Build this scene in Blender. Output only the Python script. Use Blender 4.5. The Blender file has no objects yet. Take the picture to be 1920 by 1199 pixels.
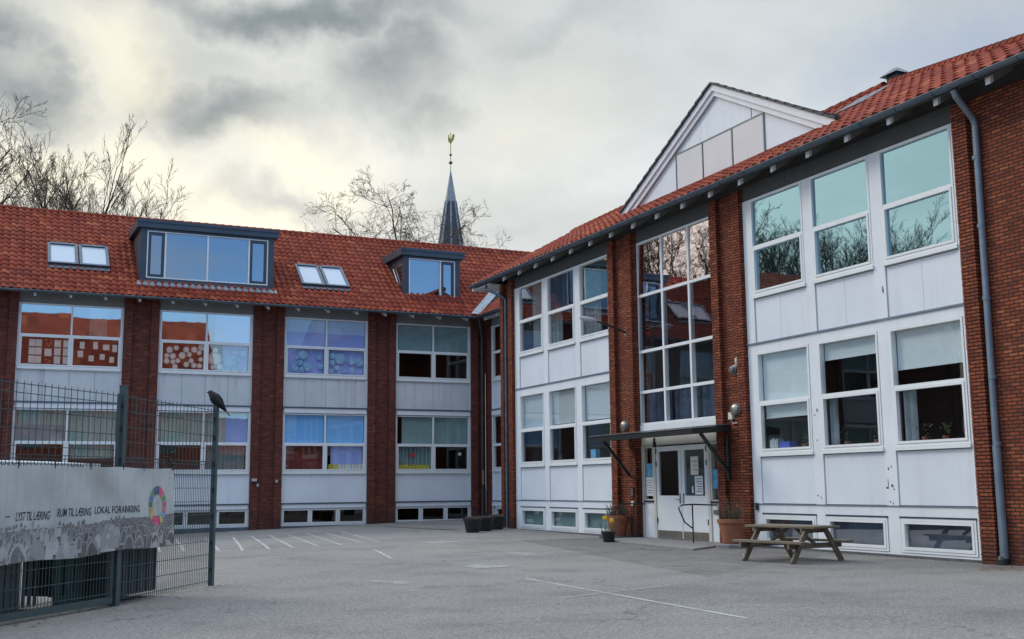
import bpy, bmesh, math, random
from mathutils import Vector, Matrix
R_ = math.radians
sc = bpy.context.scene
col = sc.collection
random.seed(7)

# ------------------------------------------------------------------ camera
H = 1.457
RT = Vector((0.90531875, -0.42462566, -0.00953935))
UP = Vector((-0.05438727, -0.13817208, 0.9889138))
FW = Vector((0.42123625, 0.89476339, 0.148184))
cam = bpy.data.cameras.new('camera'); cam.lens = 39.198; cam.sensor_width = 36; cam.sensor_fit = 'HORIZONTAL'
cam.clip_end = 3000; cam.clip_start = 0.05
co = bpy.data.objects.new('camera', cam); col.objects.link(co)
M = Matrix((RT, UP, -FW)).transposed().to_4x4(); M.translation = Vector((0, 0, H)); co.matrix_world = M
sc.camera = co
FPX = 2090.58
def pdir(px, py): return (FW + RT*((px-960)/FPX) - UP*((py-599.5)/FPX)).normalized()

# ------------------------------------------------------------------ view + sun + sky
sc.view_settings.view_transform = 'Standard'; sc.view_settings.look = 'None'
sc.view_settings.exposure = 0.10; sc.view_settings.gamma = 1.0
SUN_AZ, SUN_EL = R_(-40), R_(38)
sd = Vector((math.sin(SUN_AZ)*math.cos(SUN_EL), math.cos(SUN_AZ)*math.cos(SUN_EL), math.sin(SUN_EL)))
sl = bpy.data.lights.new('sun', 'SUN'); sl.energy = 1.2; sl.angle = R_(16); sl.color = (1, 0.9, 0.76)
so = bpy.data.objects.new('sun', sl); col.objects.link(so); so.rotation_euler = (-sd).to_track_quat('-Z', 'Y').to_euler()
so.location = (-20, 30, 40)

def build_world():
    w = bpy.data.worlds.new('World'); sc.world = w; w.use_nodes = True
    nt = w.node_tree; N = nt.nodes; Lk = nt.links; N.clear()
    def nd(t, **k):
        n = N.new(t)
        for a, b in k.items(): setattr(n, a, b)
        return n
    def setin(n, i, v):
        if hasattr(v, 'is_output') or isinstance(v, bpy.types.NodeSocket): Lk.new(v, n.inputs[i])
        else: n.inputs[i].default_value = v
    def math_(op, a, b=0.0, c=None, clamp=False):
        n = nd('ShaderNodeMath', operation=op, use_clamp=clamp); setin(n, 0, a); setin(n, 1, b)
        if c is not None: setin(n, 2, c)
        return n.outputs[0]
    def vm(op, a, b=None):
        n = nd('ShaderNodeVectorMath', operation=op); setin(n, 0, a)
        if b is not None: setin(n, 1, b)
        return n.outputs['Value'] if op in ('DOT_PRODUCT', 'LENGTH') else n.outputs[0]
    def mix(f, a, b):
        n = nd('ShaderNodeMix', data_type='RGBA'); setin(n, 0, f); setin(n, 6, a); setin(n, 7, b); return n.outputs[2]
    def sstep(v, a, b):
        n = nd('ShaderNodeMapRange', interpolation_type='SMOOTHSTEP'); setin(n, 0, v); n.inputs[1].default_value = a; n.inputs[2].default_value = b
        return n.outputs[0]
    tc = nd('ShaderNodeTexCoord'); D0 = tc.outputs['Generated']
    sep = nd('ShaderNodeSeparateXYZ'); Lk.new(D0, sep.inputs[0])
    # cloud plane coordinate
    zz = math_('ADD', math_('ABSOLUTE', sep.outputs[2]), 0.22)
    cx = math_('DIVIDE', sep.outputs[0], zz); cy = math_('DIVIDE', sep.outputs[1], zz)
    cmb = nd('ShaderNodeCombineXYZ'); Lk.new(cx, cmb.inputs[0]); Lk.new(cy, cmb.inputs[1])
    def noise(scale, det, vec, rough=0.55, off=(0, 0, 0)):
        n = nd('ShaderNodeTexNoise'); n.inputs['Scale'].default_value = scale; n.inputs['Detail'].default_value = det
        n.inputs['Roughness'].default_value = rough
        Lk.new(vm('ADD', vec, off), n.inputs['Vector']); return n
    n1 = noise(1.6, 7, cmb.outputs[0], 0.52)
    n2 = noise(3.4, 6, cmb.outputs[0], 0.55, (3.1, 5.2, 0))
    dist = noise(7.0, 5, D0, 0.6)
    dv = vm('SUBTRACT', dist.outputs['Color'], (0.5, 0.5, 0.5))
    sc_ = nd('ShaderNodeVectorMath', operation='SCALE'); Lk.new(dv, sc_.inputs[0]); sc_.inputs[3].default_value = 0.16
    D = vm('ADD', D0, sc_.outputs[0])
    def blob(px, py, wx, wy, rot=0.0):
        c = pdir(px, py); a = RT*math.cos(R_(rot)) - UP*math.sin(R_(rot)); b = UP*math.cos(R_(rot)) + RT*math.sin(R_(rot))
        v = vm('SUBTRACT', D, tuple(c))
        p = math_('MULTIPLY', vm('DOT_PRODUCT', v, tuple(a)), FPX/wx); q = math_('MULTIPLY', vm('DOT_PRODUCT', v, tuple(b)), FPX/wy)
        s = math_('ADD', math_('MULTIPLY', p, p), math_('MULTIPLY', q, q))
        front = math_('GREATER_THAN', vm('DOT_PRODUCT', D0, tuple(c)), 0.2)
        return math_('MULTIPLY', math_('POWER', 2.718, math_('MULTIPLY', s, -1.0)), front)
    # base overcast colour: warm at the left horizon towards the hidden sun, cooler right and up
    right = sstep(vm('DOT_PRODUCT', D0, tuple(RT)), -0.35, 0.30)
    base = mix(right, (0.98, 0.955, 0.86, 1), (0.80, 0.84, 0.86, 1))
    hi = sstep(sep.outputs[2], 0.22, 0.50)
    base = mix(math_('MULTIPLY', hi, 0.65), base, (0.50, 0.545, 0.56, 1))
    dark = None
    for b in [(340, 165, 150, 60, 12, .8), (450, 212, 160, 70, 4, .88), (720, 140, 150, 95, -10, .95), (790, 215, 120, 65, -5, .85), (560, 15, 330, 55, 0, .95), (20, 150, 120, 80, 10, 1.0),
              (130, 290, 160, 60, 15, .35), (540, 240, 150, 60, 10, .45), (1000, 60, 260, 60, 0, .45), (560, 400, 240, 45, 0, .45), (960, 420, 160, 40, 0, .4),
              (1180, 170, 200, 60, 10, .22), (330, 90, 220, 50, 10, .4), (870, 250, 130, 40, 0, .3)]:
        v = math_('MULTIPLY', blob(*b[:5]), b[5]); dark = v if dark is None else math_('MAXIMUM', dark, v)
    dark = math_('MULTIPLY', dark, math_('ADD', 0.72, math_('MULTIPLY', sstep(n2.outputs[0], 0.34, 0.60), 0.33)))
    tex = sstep(n1.outputs[0], 0.36, 0.66)
    dark = math_('MAXIMUM', dark, math_('MULTIPLY', tex, 0.34), clamp=True)
    cl = mix(dark, base, (0.235, 0.275, 0.30, 1))
    bright = None
    for b in [(235, 120, 80, 60, 20, .8), (300, 325, 150, 65, 30, 1.0), (610, 330, 130, 60, 20, .9), (60, 320, 150, 75, 0, .95), (480, 440, 220, 40, 10, .8), (1000, 220, 180, 90, 0, .3)]:
        v = math_('MULTIPLY', blob(*b[:5]), b[5]); bright = v if bright is None else math_('MAXIMUM', bright, v)
    cl = mix(math_('MULTIPLY', bright, 0.85), cl, (1.08, 1.01, 0.80, 1))
    blue = blob(1830, 60, 250, 90, -15)
    cl = mix(math_('MULTIPLY', blue, 0.75), cl, (0.38, 0.46, 0.60, 1))
    # clear blue sky behind the camera
    sky = nd('ShaderNodeTexSky', sky_type='NISHITA'); sky.sun_disc = False; sky.sun_elevation = SUN_EL; sky.sun_rotation = SUN_AZ
    skyc = nd('ShaderNodeVectorMath', operation='SCALE'); Lk.new(sky.outputs[0], skyc.inputs[0]); skyc.inputs[3].default_value = 0.15
    sk = vm('MULTIPLY', skyc.outputs[0], (0.78, 1.0, 1.22))
    clb = mix(0.5, (0.55, 0.62, 0.72, 1), (0.75, 0.74, 0.72, 1))
    back = mix(math_('MULTIPLY', sstep(n1.outputs[0], 0.50, 0.72), 0.55), sk, clb)
    wh = mix(sstep(sep.outputs[1], -0.15, 0.45), back, cl)
    wh = mix(sstep(sep.outputs[2], 0.52, 0.80), wh, (1.62, 1.85, 2.15, 1))   # unseen overhead sky, brightened to add light on ground and walls
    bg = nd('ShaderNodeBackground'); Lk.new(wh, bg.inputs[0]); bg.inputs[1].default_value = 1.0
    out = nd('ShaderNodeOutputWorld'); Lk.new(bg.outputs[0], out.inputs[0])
build_world()

# ------------------------------------------------------------------ materials
MATS = {}
class NB:
    def __init__(s, name):
        s.m = bpy.data.materials.new(name); s.m.use_nodes = True; s.nt = s.m.node_tree; s.nt.nodes.clear()
        s.out = s.n('ShaderNodeOutputMaterial'); MATS[name] = s.m
    def n(s, t, **k):
        x = s.nt.nodes.new(t)
        for a, b in k.items(): setattr(x, a, b)
        return x
    def i(s, node, key, v):
        if isinstance(v, bpy.types.NodeSocket): s.nt.links.new(v, node.inputs[key])
        else:
            if isinstance(v, tuple) and len(v) == 3 and node.inputs[key].type == 'RGBA': v = (*v, 1)
            node.inputs[key].default_value = v
    def coord(s, kind='Object', scale=1.0):
        c = s.n('ShaderNodeTexCoord').outputs[kind]
        if scale == 1.0: return c
        m = s.n('ShaderNodeMapping'); s.i(m, 0, c); m.inputs[3].default_value = scale if isinstance(scale, tuple) else (scale,)*3
        return m.outputs[0]
    def noise(s, vec, scale, det=4, rough=.55, out=0):
        n = s.n('ShaderNodeTexNoise'); s.i(n, 'Vector', vec); s.i(n, 'Scale', scale); s.i(n, 'Detail', det); s.i(n, 'Roughness', rough); return n.outputs[out]
    def ramp(s, v, stops):
        r = s.n('ShaderNodeValToRGB'); s.i(r, 0, v); e = r.color_ramp.elements
        while len(e) < len(stops): e.new(.5)
        for a, (p, c) in zip(e, stops): a.position = p; a.color = (*c, 1) if len(c) == 3 else c
        return r.outputs[0]
    def rng(s, v, a, b, c=0., d=1.):
        n = s.n('ShaderNodeMapRange'); s.i(n, 0, v); n.inputs[1].default_value = a; n.inputs[2].default_value = b; n.inputs[3].default_value = c; n.inputs[4].default_value = d
        return n.outputs[0]
    def mix(s, f, a, b, bt='MIX'):
        n = s.n('ShaderNodeMix', data_type='RGBA', blend_type=bt); s.i(n, 0, f); s.i(n, 6, a); s.i(n, 7, b); return n.outputs[2]
    def ma(s, op, a, b=0.):
        n = s.n('ShaderNodeMath', operation=op); s.i(n, 0, a); s.i(n, 1, b); return n.outputs[0]
    def bump(s, h, st=.3, d=.02):
        n = s.n('ShaderNodeBump'); s.i(n, 'Height', h); n.inputs['Strength'].default_value = st; n.inputs['Distance'].default_value = d; return n.outputs[0]
    def bsdf(s, c, rough=.6, metal=0., normal=None, spec=.5):
        p = s.n('ShaderNodeBsdfPrincipled'); s.i(p, 'Base Color', c); s.i(p, 'Roughness', rough); s.i(p, 'Metallic', metal); p.inputs['Specular IOR Level'].default_value = spec
        if normal is not None: s.i(p, 'Normal', normal)
        s.nt.links.new(p.outputs[0], s.out.inputs[0]); return p

def paint(name, c, rough=.55, var=.10, scale=2.0, metal=0., dirt=0.0, bump=0.0):
    b = NB(name); v = b.coord()
    n = b.noise(v, scale, 5)
    d = tuple(max(0, x*(1-var)) for x in c); l = tuple(min(1, x*(1+var)) for x in c)
    cc = b.ramp(n, [(.3, d), (.7, l)])
    if dirt:
        st = b.noise(b.coord('Object', (3.2, 3.2, .22)), 1.3, 5, .6)
        g = b.noise(v, .9, 5)
        f = b.ma('MULTIPLY', b.rng(st, .52, .75), b.rng(g, .35, .65))
        cc = b.mix(b.ma('MULTIPLY', f, dirt), cc, (.16, .15, .13))
    rr = b.rng(b.noise(v, scale*5, 3), .3, .7, rough*.85, min(1, rough*1.15))
    b.bsdf(cc, rr, metal, b.bump(b.noise(v, 60, 3), bump, .01) if bump else None)
    return b.m
paint('white_paint', (.76, .78, .80), .45, .05, 1.3, dirt=.16, bump=.04)
paint('white_panel', (.72, .75, .79), .4, .05, .8, dirt=.16)
paint('grey_panel', (.60, .62, .63), .5, .08, .9, dirt=.7)
paint('cream_paint', (.62, .60, .53), .45, .06, 1.3, dirt=.3)
paint('frame_white', (.78, .79, .78), .35, .04, 2.0, dirt=.12)
paint('fascia_dark', (.075, .08, .082), .7, .1, 1.2)
paint('fascia_grey', (.20, .21, .21), .7, .1, 1.2)
paint('dark_soffit', (.10, .09, .085), .8, .15, 2)
paint('slate_metal', (.055, .075, .10), .42, .12, 1.5, .3)
paint('gutter_metal', (.11, .14, .17), .38, .18, 2.5, .5)
paint('pipe_zinc', (.20, .25, .30), .42, .15, 3, .4, dirt=.3)
paint('dark_pipe', (.05, .055, .06), .5, .15, 3, .2)
paint('lead', (.22, .25, .28), .5, .25, 6, .3)
paint('black_metal', (.012, .015, .014), .45, .2, 4)
paint('fence_metal', (.055, .085, .09), .45, .12, 4, .2)
paint('steel', (.32, .29, .25), .35, .15, 8, .8)
paint('grey_steel', (.20, .21, .22), .45, .15, 5, .6)
paint('paper', (.68, .66, .58), .9, .08, 6)
paint('paper_white', (.72, .75, .76), .9, .04, 3)
paint('paper_blue', (.10, .34, .55), .7, .3, 9)
paint('paper_disc', (.46, .50, .44), .9, .3, 8)
paint('paper_disc_blue', (.28, .48, .66), .9, .22, 8)
paint('blind_white', (.58, .645, .67), .8, .04, 3)
paint('blind_green', (.24, .35, .35), .85, .08, 3)
paint('blind_pale_green', (.50, .58, .52), .85, .08, 3)
paint('blind_blue', (.20, .50, .88), .85, .05, 1)
paint('blind_sky_periwinkle', (.34, .41, .78), .85, .08, 1)  # blind colour; in the second bay it paints in mirrored sky
paint('blind_lightblue', (.48, .65, .88), .85, .05, 1)
paint('curtain_grey', (.30, .34, .35), .9, .25, 3)
paint('curtain_dark', (.07, .10, .15), .9, .25, 3)
paint('reflection_maroon', (.16, .025, .02), .9, .15, 2)  # red reflection in one pane, painted as a blind
paint('room_paint', (.16, .15, .14), .9, .1, 1)
paint('terracotta', (.30, .11, .055), .8, .2, 7, bump=.1)
paint('black_plastic', (.012, .012, .014), .5, .2, 6)
paint('soil', (.035, .026, .02), 1, .4, 30)
paint('dead_leaf', (.10, .075, .05), .9, .4, 20)
paint('green_leaf', (.04, .07, .025), .6, .4, 20)
paint('yellow_petal', (.75, .50, .03), .6, .15, 20)
paint('yellow_card', (.55, .45, .05), .7, .2, 9)
paint('blue_card', (.04, .08, .42), .6, .2, 9)
paint('red_card', (.5, .06, .07), .7, .2, 9)
paint('bark', (.045, .036, .026), .95, .3, 6)
paint('twig', (.085, .060, .040), .95, .3, 6)
paint('gold', (.55, .40, .10), .3, .2, 6, .9)
paint('feather', (.004, .004, .006), .85, .3, 20)
paint('slate', (.035, .035, .050), .55, .3, 3)
paint('bin_green', (.035, .07, .065), .55, .15, 4)
paint('slat_grey', (.10, .11, .12), .7, .2, 5)
paint('pale_board', (.42, .45, .46), .7, .1, 3)
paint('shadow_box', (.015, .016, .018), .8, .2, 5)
paint('stone', (.22, .21, .20), .9, .2, 12, bump=.3)
paint('plinth', (.10, .10, .10), .9, .25, 6, bump=.3)
paint('road_white', (.52, .53, .52), .85, .15, 5)
paint('beige_render', (.34, .27, .2), .9, .1, 1)
paint('ink', (.02, .022, .028), .7, .2, 9)

def brick_mat(name, c1, c2, c3, mortar, msz=.010, bstr=.9):
    b = NB(name)
    uv = b.n('ShaderNodeUVMap').outputs[0]
    br = b.n('ShaderNodeTexBrick'); b.i(br, 'Vector', uv); br.offset = .5
    b.i(br, 'Color1', (0, 0, 0)); b.i(br, 'Color2', (1, 1, 1)); b.i(br, 'Mortar', (.5, .5, .5))
    b.i(br, 'Scale', 1.0); b.i(br, 'Mortar Size', msz); b.i(br, 'Mortar Smooth', .15); b.i(br, 'Bias', 0.); b.i(br, 'Brick Width', .215); b.i(br, 'Row Height', .0667)
    cc = b.ramp(br.outputs[0], [(0, c3), (.30, c1), (.72, c2), (.93, tuple(min(1, x*1.25) for x in c2)), (1.0, (c2[0]*1.5, c2[1]*2.1, c2[2]*1.8))])
    cc = b.mix(b.rng(b.noise(uv, 3.0, 6, .7), .35, .7, 0, .55), cc, tuple(x*.45 for x in c1))
    cc = b.mix(b.rng(b.noise(uv, .35, 3), .45, .7, 0, .35), cc, c3)
    grit = b.noise(uv, 55, 3)
    cc = b.mix(b.rng(grit, .3, .7, 0, .4), cc, tuple(x*.6 for x in c1))
    cc = b.mix(br.outputs[1], cc, mortar)
    sz = b.n('ShaderNodeSeparateXYZ'); b.i(sz, 0, uv)
    damp = b.ma('MULTIPLY', b.rng(b.ma('ADD', sz.outputs[1], b.noise(uv, 1.4, 4)), .55, 1.25, .6, 0), 1.0)
    cc = b.mix(damp, cc, (.05, .03, .025))
    bloom = b.ma('MULTIPLY', b.rng(b.noise(uv, 1.1, 6, .7), .60, .78, 0, .30), b.rng(b.noise(uv, 14, 4, .7), .4, .65))
    cc = b.mix(bloom, cc, (.34, .27, .23))
    h = b.ma('SUBTRACT', b.ma('MULTIPLY', grit, .25), br.outputs[1])
    b.bsdf(cc, .88, 0, b.bump(h, bstr, .012), .25)
    return b.m
brick_mat('brick', (.26, .062, .031), (.345, .090, .040), (.15, .040, .025), (.045, .024, .018), .012)  # mortar darkened to carry the shadow lines of the raked joints
brick_mat('brick_shaded', (.155, .034, .024), (.21, .050, .030), (.085, .022, .018), (.085, .055, .045), .008, .5)  # same brick, with the left wing's shade put into its colours

def tile_mat():
    b = NB('roof_tile'); uv = b.n('ShaderNodeUVMap').outputs[0]
    fl = b.n('ShaderNodeVectorMath', operation='FLOOR'); b.i(fl, 0, uv)
    wn = b.n('ShaderNodeTexWhiteNoise', noise_dimensions='2D'); b.i(wn, 'Vector', fl.outputs[0])
    cc = b.ramp(wn.outputs[0], [(0, (.175, .033, .020)), (.5, (.24, .047, .026)), (.9, (.28, .062, .032)), (1, (.34, .10, .045))])
    ob = b.coord()
    cc = b.mix(b.rng(b.noise(ob, .5, 5, .6), .47, .74, 0, .5), cc, (.11, .036, .026)); cc = b.mix(b.rng(b.noise(ob, 2.2, 6, .7), .58, .76, 0, .45), cc, (.075, .05, .035))
    cc = b.mix(b.rng(b.noise(ob, 9, 5, .7), .5, .75, 0, .6), cc, (.12, .045, .03))
    b.bsdf(cc, .85, 0, b.bump(b.noise(ob, 40, 3), .15, .01), .12)
tile_mat()
def dirty_tile():
    pass

def asphalt():
    b = NB('asphalt'); o = b.coord()
    big = b.noise(o, .13, 6, .6); mid = b.noise(o, 1.1, 6, .65); fine = b.noise(o, 55, 3, .7); f2 = b.noise(o, 160, 2, .7)
    cc = b.ramp(fine, [(.30, (.085, .085, .086)), (.5, (.185, .184, .184)), (.72, (.33, .326, .318))])
    cc = b.mix(b.rng(f2, .35, .65, 0, .5), cc, (.14, .138, .135))
    g2 = b.noise(o, 13, 4, .75)
    cc = b.mix(b.rng(g2, .30, .52, .7, 0), cc, (.07, .07, .07)); cc = b.mix(b.rng(g2, .52, .72, 0, .6), cc, (.31, .307, .30))
    cc = b.mix(b.rng(big, .38, .62, 0, .40), cc, (.25, .243, .23))
    cc = b.mix(b.rng(mid, .52, .72, 0, .40), cc, (.088, .088, .088))
    # tyre scuffs and damp patches
    st = b.noise(b.coord('Object', (.25, 1.2, 1)), .8, 6, .6)
    cc = b.mix(b.rng(st, .60, .74, 0, .22), cc, (.235, .23, .22))
    # cracks
    vo = b.n('ShaderNodeTexVoronoi', feature='DISTANCE_TO_EDGE'); b.i(vo, 'Scale', .23)
    wv = b.n('ShaderNodeVectorMath', operation='ADD'); b.i(wv, 0, o)
    w2 = b.n('ShaderNodeVectorMath', operation='SCALE'); b.i(w2, 0, b.noise(o, 1.3, 6, .65, 1)); w2.inputs[3].default_value = 1.6
    b.i(wv, 1, w2.outputs[0]); b.i(vo, 'Vector', wv.outputs[0])
    ck = b.ma('MULTIPLY', b.rng(vo.outputs[0], .001, .006, .75, 0), b.rng(b.noise(o, .2, 2), .5, .58))
    cc = b.mix(ck, cc, (.03, .03, .03))
    gr = b.noise(o, 34, 3, .8); g3 = b.noise(o, 95, 2, .8)
    k = b.ma('MULTIPLY', b.rng(gr, .32, .68, .45, 1.6), b.rng(g3, .3, .7, .6, 1.42))
    kc = b.n('ShaderNodeCombineXYZ'); b.i(kc, 0, k); b.i(kc, 1, k); b.i(kc, 2, k)
    cc = b.mix(1.0, cc, kc.outputs[0], 'MULTIPLY')
    cc = b.mix(b.rng(b.noise(o, .35, 5, .65), .50, .68, 0, .38), cc, (.075, .074, .074)); cc = b.mix(b.rng(b.noise(b.coord('Object', (1, 1.7, 1)), .21, 5, .6), .52, .68, 0, .35), cc, (.27, .262, .25))
    cc = b.mix(1.0, cc, (1.17, 1.12, 1.06), 'MULTIPLY')
    b.bsdf(cc, .9, 0, b.bump(b.ma('ADD', gr, f2), .7, .014), .3)
asphalt()
def new_asphalt():
    b = NB('asphalt_patch'); o = b.coord(); fine = b.noise(o, 60, 3, .7)
    cc = b.ramp(fine, [(.3, (.075, .068, .065)), (.7, (.24, .225, .215))])
    p = b.bsdf(cc, .9, 0, b.bump(fine, .5, .012), .3); b.i(p, 'Alpha', b.rng(b.noise(o, 2.2, 5, .7), .3, .7, .04, .36))
new_asphalt()
def worn_paint():
    b = NB('worn_paint'); o = b.coord()
    f = b.rng(b.ma('ADD', b.noise(o, 38, 4, .7), b.ma('MULTIPLY', b.noise(o, 1.5, 4), .55)), .62, .86)
    cc = b.mix(f, (.17, .17, .165), (.42, .42, .405))
    b.bsdf(cc, .9)
worn_paint()
def scuff():
    b = NB('faded_paint'); o = b.coord()
    f = b.rng(b.ma('ADD', b.noise(o, 30, 4, .7), b.ma('MULTIPLY', b.noise(o, .9, 4), .9)), .85, 1.15)
    p = b.bsdf((.36, .36, .35), .9); b.i(p, 'Alpha', f)
scuff()
def wood():
    b = NB('weathered_wood'); g = b.coord('Object', (18, 1.2, 18))
    n = b.noise(g, 1.5, 6, .65); n2 = b.noise(b.coord(), 2.2, 4)
    cc = b.ramp(n, [(.25, (.075, .055, .038)), (.5, (.19, .155, .112)), (.75, (.28, .245, .185))])
    cc = b.mix(b.rng(n2, .45, .75, 0, .5), cc, (.115, .10, .07))
    b.bsdf(cc, .85, 0, b.bump(n, .4, .01), .3)
wood()
def banner_mat():
    b = NB('banner_cloth'); o = b.coord('UV')
    n = b.noise(o, 1.6, 6, .6)
    st = b.noise(b.coord('UV', (26, .8, 1)), 1, 4)
    cc = b.ramp(n, [(.3, (.36, .38, .375)), (.6, (.50, .515, .50))])
    cc = b.mix(b.rng(st, .5, .75, 0, .35), cc, (.22, .22, .20))
    cc = b.mix(b.rng(b.noise(o, .9, 3), .55, .72, 0, .6), cc, (.30, .28, .22))
    b.bsdf(cc, .55, 0, None, .4)
banner_mat()
def attr_mat():
    b = NB('crowd_print'); a = b.n('ShaderNodeAttribute'); a.attribute_name = 'Col'
    n = b.noise(b.coord('UV'), 9, 5, .7)
    cc = b.mix(b.rng(n, .35, .7, 0, .5), a.outputs[0], (.22, .215, .205))
    b.bsdf(cc, .6)
    b = NB('emblem_print'); a = b.n('ShaderNodeAttribute'); a.attribute_name = 'Col'
    cc = b.mix(b.rng(b.noise(b.coord('UV'), 12, 4), .4, .75, 0, .35), a.outputs[0], (.4, .4, .38))
    b.bsdf(cc, .6)
attr_mat()

def glass(name, base, tint=(1, 1, 1), trans=(.93, .96, .96), wob=.0012, ws=.7):
    b = NB(name)
    lw = b.n('ShaderNodeLayerWeight'); lw.inputs[0].default_value = .5
    fres = b.ma('ADD', .045, b.ma('MULTIPLY', b.ma('POWER', lw.outputs[1], 5.0), .9))   # Schlick, the same from both sides
    wn = b.noise(b.coord(), ws, 3, .5)
    bp = b.bump(wn, wob, 1.0)
    f = b.ma('ADD', b.ma('MULTIPLY', fres, 1-base), base)
    t = b.n('ShaderNodeBsdfTransparent'); b.i(t, 0, trans)
    g = b.n('ShaderNodeBsdfGlossy'); b.i(g, 0, tint); b.i(g, 'Roughness', 0.012); b.i(g, 'Normal', bp)
    m = b.n('ShaderNodeMixShader'); b.i(m, 0, f); b.i(m, 1, t.outputs[0]); b.i(m, 2, g.outputs[0])
    b.nt.links.new(m.outputs[0], b.out.inputs[0]); return b.m
glass('glass_clear', .02)
glass('glass_mid', .20)
glass('glass_teal', .72, (.44, .72, .84), (.4, .5, .5), .0010)
glass('glass_rose', .70, (1., .86, .88), (.6, .7, .75), .0022, 1.0)
glass('glass_rose_dim', .13, (.95, .85, .88), (.6, .7, .75), .0022, 1.0)
glass('glass_yellow', .55, (1., .98, .80))
glass('glass_blue', .50, (.80, .92, 1.))
glass('glass_dormer', .34, (.70, .85, 1.), (.4, .45, .5))
def skyglass():
    b = NB('skylight_blind'); b.bsdf((.40, .46, .52), .3)
skyglass()

# ------------------------------------------------------------------ mesh builder
class MB:
    def __init__(s): s.v = []; s.f = []; s.uv = None; s.fc = []
    def quad(s, *p):
        n = len(s.v); s.v += [tuple(q) for q in p]; s.f.append(tuple(range(n, n+len(p))))
    def hexa(s, p):
        n = len(s.v); s.v += [tuple(q) for q in p]
        for f in ((0, 3, 2, 1), (4, 5, 6, 7), (0, 1, 5, 4), (1, 2, 6, 5), (2, 3, 7, 6), (3, 0, 4, 7)): s.f.append(tuple(n+i for i in f))
    def box(s, x0, x1, y0, y1, z0, z1):
        s.hexa([(x0, y0, z0), (x1, y0, z0), (x1, y1, z0), (x0, y1, z0), (x0, y0, z1), (x1, y0, z1), (x1, y1, z1), (x0, y1, z1)])
    def bar(s, a, b, w, h, up=(0, 0, 1)):
        a = Vector(a); b = Vector(b); d = (b-a).normalized(); u = Vector(up)
        sd_ = d.cross(u)
        if sd_.length < 1e-4: sd_ = d.cross(Vector((1, 0, 0)))
        sd_.normalize(); u = sd_.cross(d).normalized()
        sd_ *= w/2; u *= h/2
        s.hexa([a-sd_-u, a+sd_-u, a+sd_+u, a-sd_+u, b-sd_-u, b+sd_-u, b+sd_+u, b-sd_+u])
    def tube(s, pts, rad, n=8, cap=True):
        pts = [Vector(p) for p in pts]
        if not hasattr(rad, '__len__'): rad = [rad]*len(pts)
        rings = []; pu = None
        for k, p in enumerate(pts):
            d = (pts[min(k+1, len(pts)-1)] - pts[max(k-1, 0)])
            if d.length < 1e-9: d = Vector((0, 0, 1))
            d.normalize()
            if pu is None:
                u = d.cross(Vector((0, 0, 1)))
                if u.length < 1e-3: u = d.cross(Vector((1, 0, 0)))
            else: u = pu - d*pu.dot(d)
            u.normalize(); pu = u; w = d.cross(u)
            b0 = len(s.v)
            for i in range(n):
                a = 2*math.pi*i/n; s.v.append(tuple(p + (u*math.cos(a)+w*math.sin(a))*rad[k]))
            rings.append(b0)
        for a, b in zip(rings, rings[1:]):
            for i in range(n): s.f.append((a+i, a+(i+1) % n, b+(i+1) % n, b+i))
        if cap:
            s.f.append(tuple(rings[0]+i for i in reversed(range(n)))); s.f.append(tuple(rings[-1]+i for i in range(n)))
    def lathe(s, c, prof, n=16, axis=None):
        c = Vector(c); ax = Vector(axis or (0, 0, 1)).normalized()
        u = ax.orthogonal().normalized(); w = ax.cross(u); rings = []
        for r, z in prof:
            b0 = len(s.v)
            for i in range(n):
                a = 2*math.pi*i/n; s.v.append(tuple(c + ax*z + (u*math.cos(a)+w*math.sin(a))*r))
            rings.append(b0)
        for a, b in zip(rings, rings[1:]):
            for i in range(n): s.f.append((a+i, a+(i+1) % n, b+(i+1) % n, b+i))
        s.f.append(tuple(rings[0]+i for i in reversed(range(n)))); s.f.append(tuple(rings[-1]+i for i in range(n)))
    def prism(s, poly, ext):
        e = Vector(ext); n = len(s.v); k = len(poly)
        s.v += [tuple(p) for p in poly] + [tuple(Vector(p)+e) for p in poly]
        s.f.append(tuple(range(n, n+k))); s.f.append(tuple(reversed(range(n+k, n+2*k))))
        for i in range(k): s.f.append((n+i, n+k+i, n+k+(i+1) % k, n+(i+1) % k))
    def build(s, name, mat, parent=None, smooth=False, label=None, local=False):
        off = Vector((0, 0, 0))
        if parent is not None and not local:
            q = parent
            while q is not None: off += q.location; q = q.parent
        me = bpy.data.meshes.new(name)
        me.from_pydata([(p[0]-off.x, p[1]-off.y, p[2]-off.z) for p in s.v], [], s.f)
        bm = bmesh.new(); bm.from_mesh(me)
        if not getattr(s, 'keepn', False): bmesh.ops.recalc_face_normals(bm, faces=bm.faces[:])
        uvl = bm.loops.layers.uv.new('UVMap')
        if s.uv is None:
            for f in bm.faces:
                nn = f.normal; ax, ay, az = abs(nn.x), abs(nn.y), abs(nn.z)
                for l in f.loops:
                    p = l.vert.co + off
                    l[uvl].uv = (p.y, p.z) if ax >= ay and ax >= az else ((p.x, p.z) if ay >= az else (p.x, p.y))
        else:
            for f in bm.faces:
                for l in f.loops: l[uvl].uv = s.uv[l.vert.index]
        bm.to_mesh(me); bm.free()
        if s.fc:
            ca = me.color_attributes.new('Col', 'FLOAT_COLOR', 'CORNER')
            for p in me.polygons:
                for li in p.loop_indices: ca.data[li].color = (*s.fc[p.index], 1)
        me.materials.append(MATS[mat] if isinstance(mat, str) else mat)
        if smooth: me.polygons.foreach_set('use_smooth', [True]*len(me.polygons))
        o = bpy.data.objects.new(name, me); col.objects.link(o)
        if parent is not None: o.parent = parent
        if label: o['label'] = label
        return o
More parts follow.
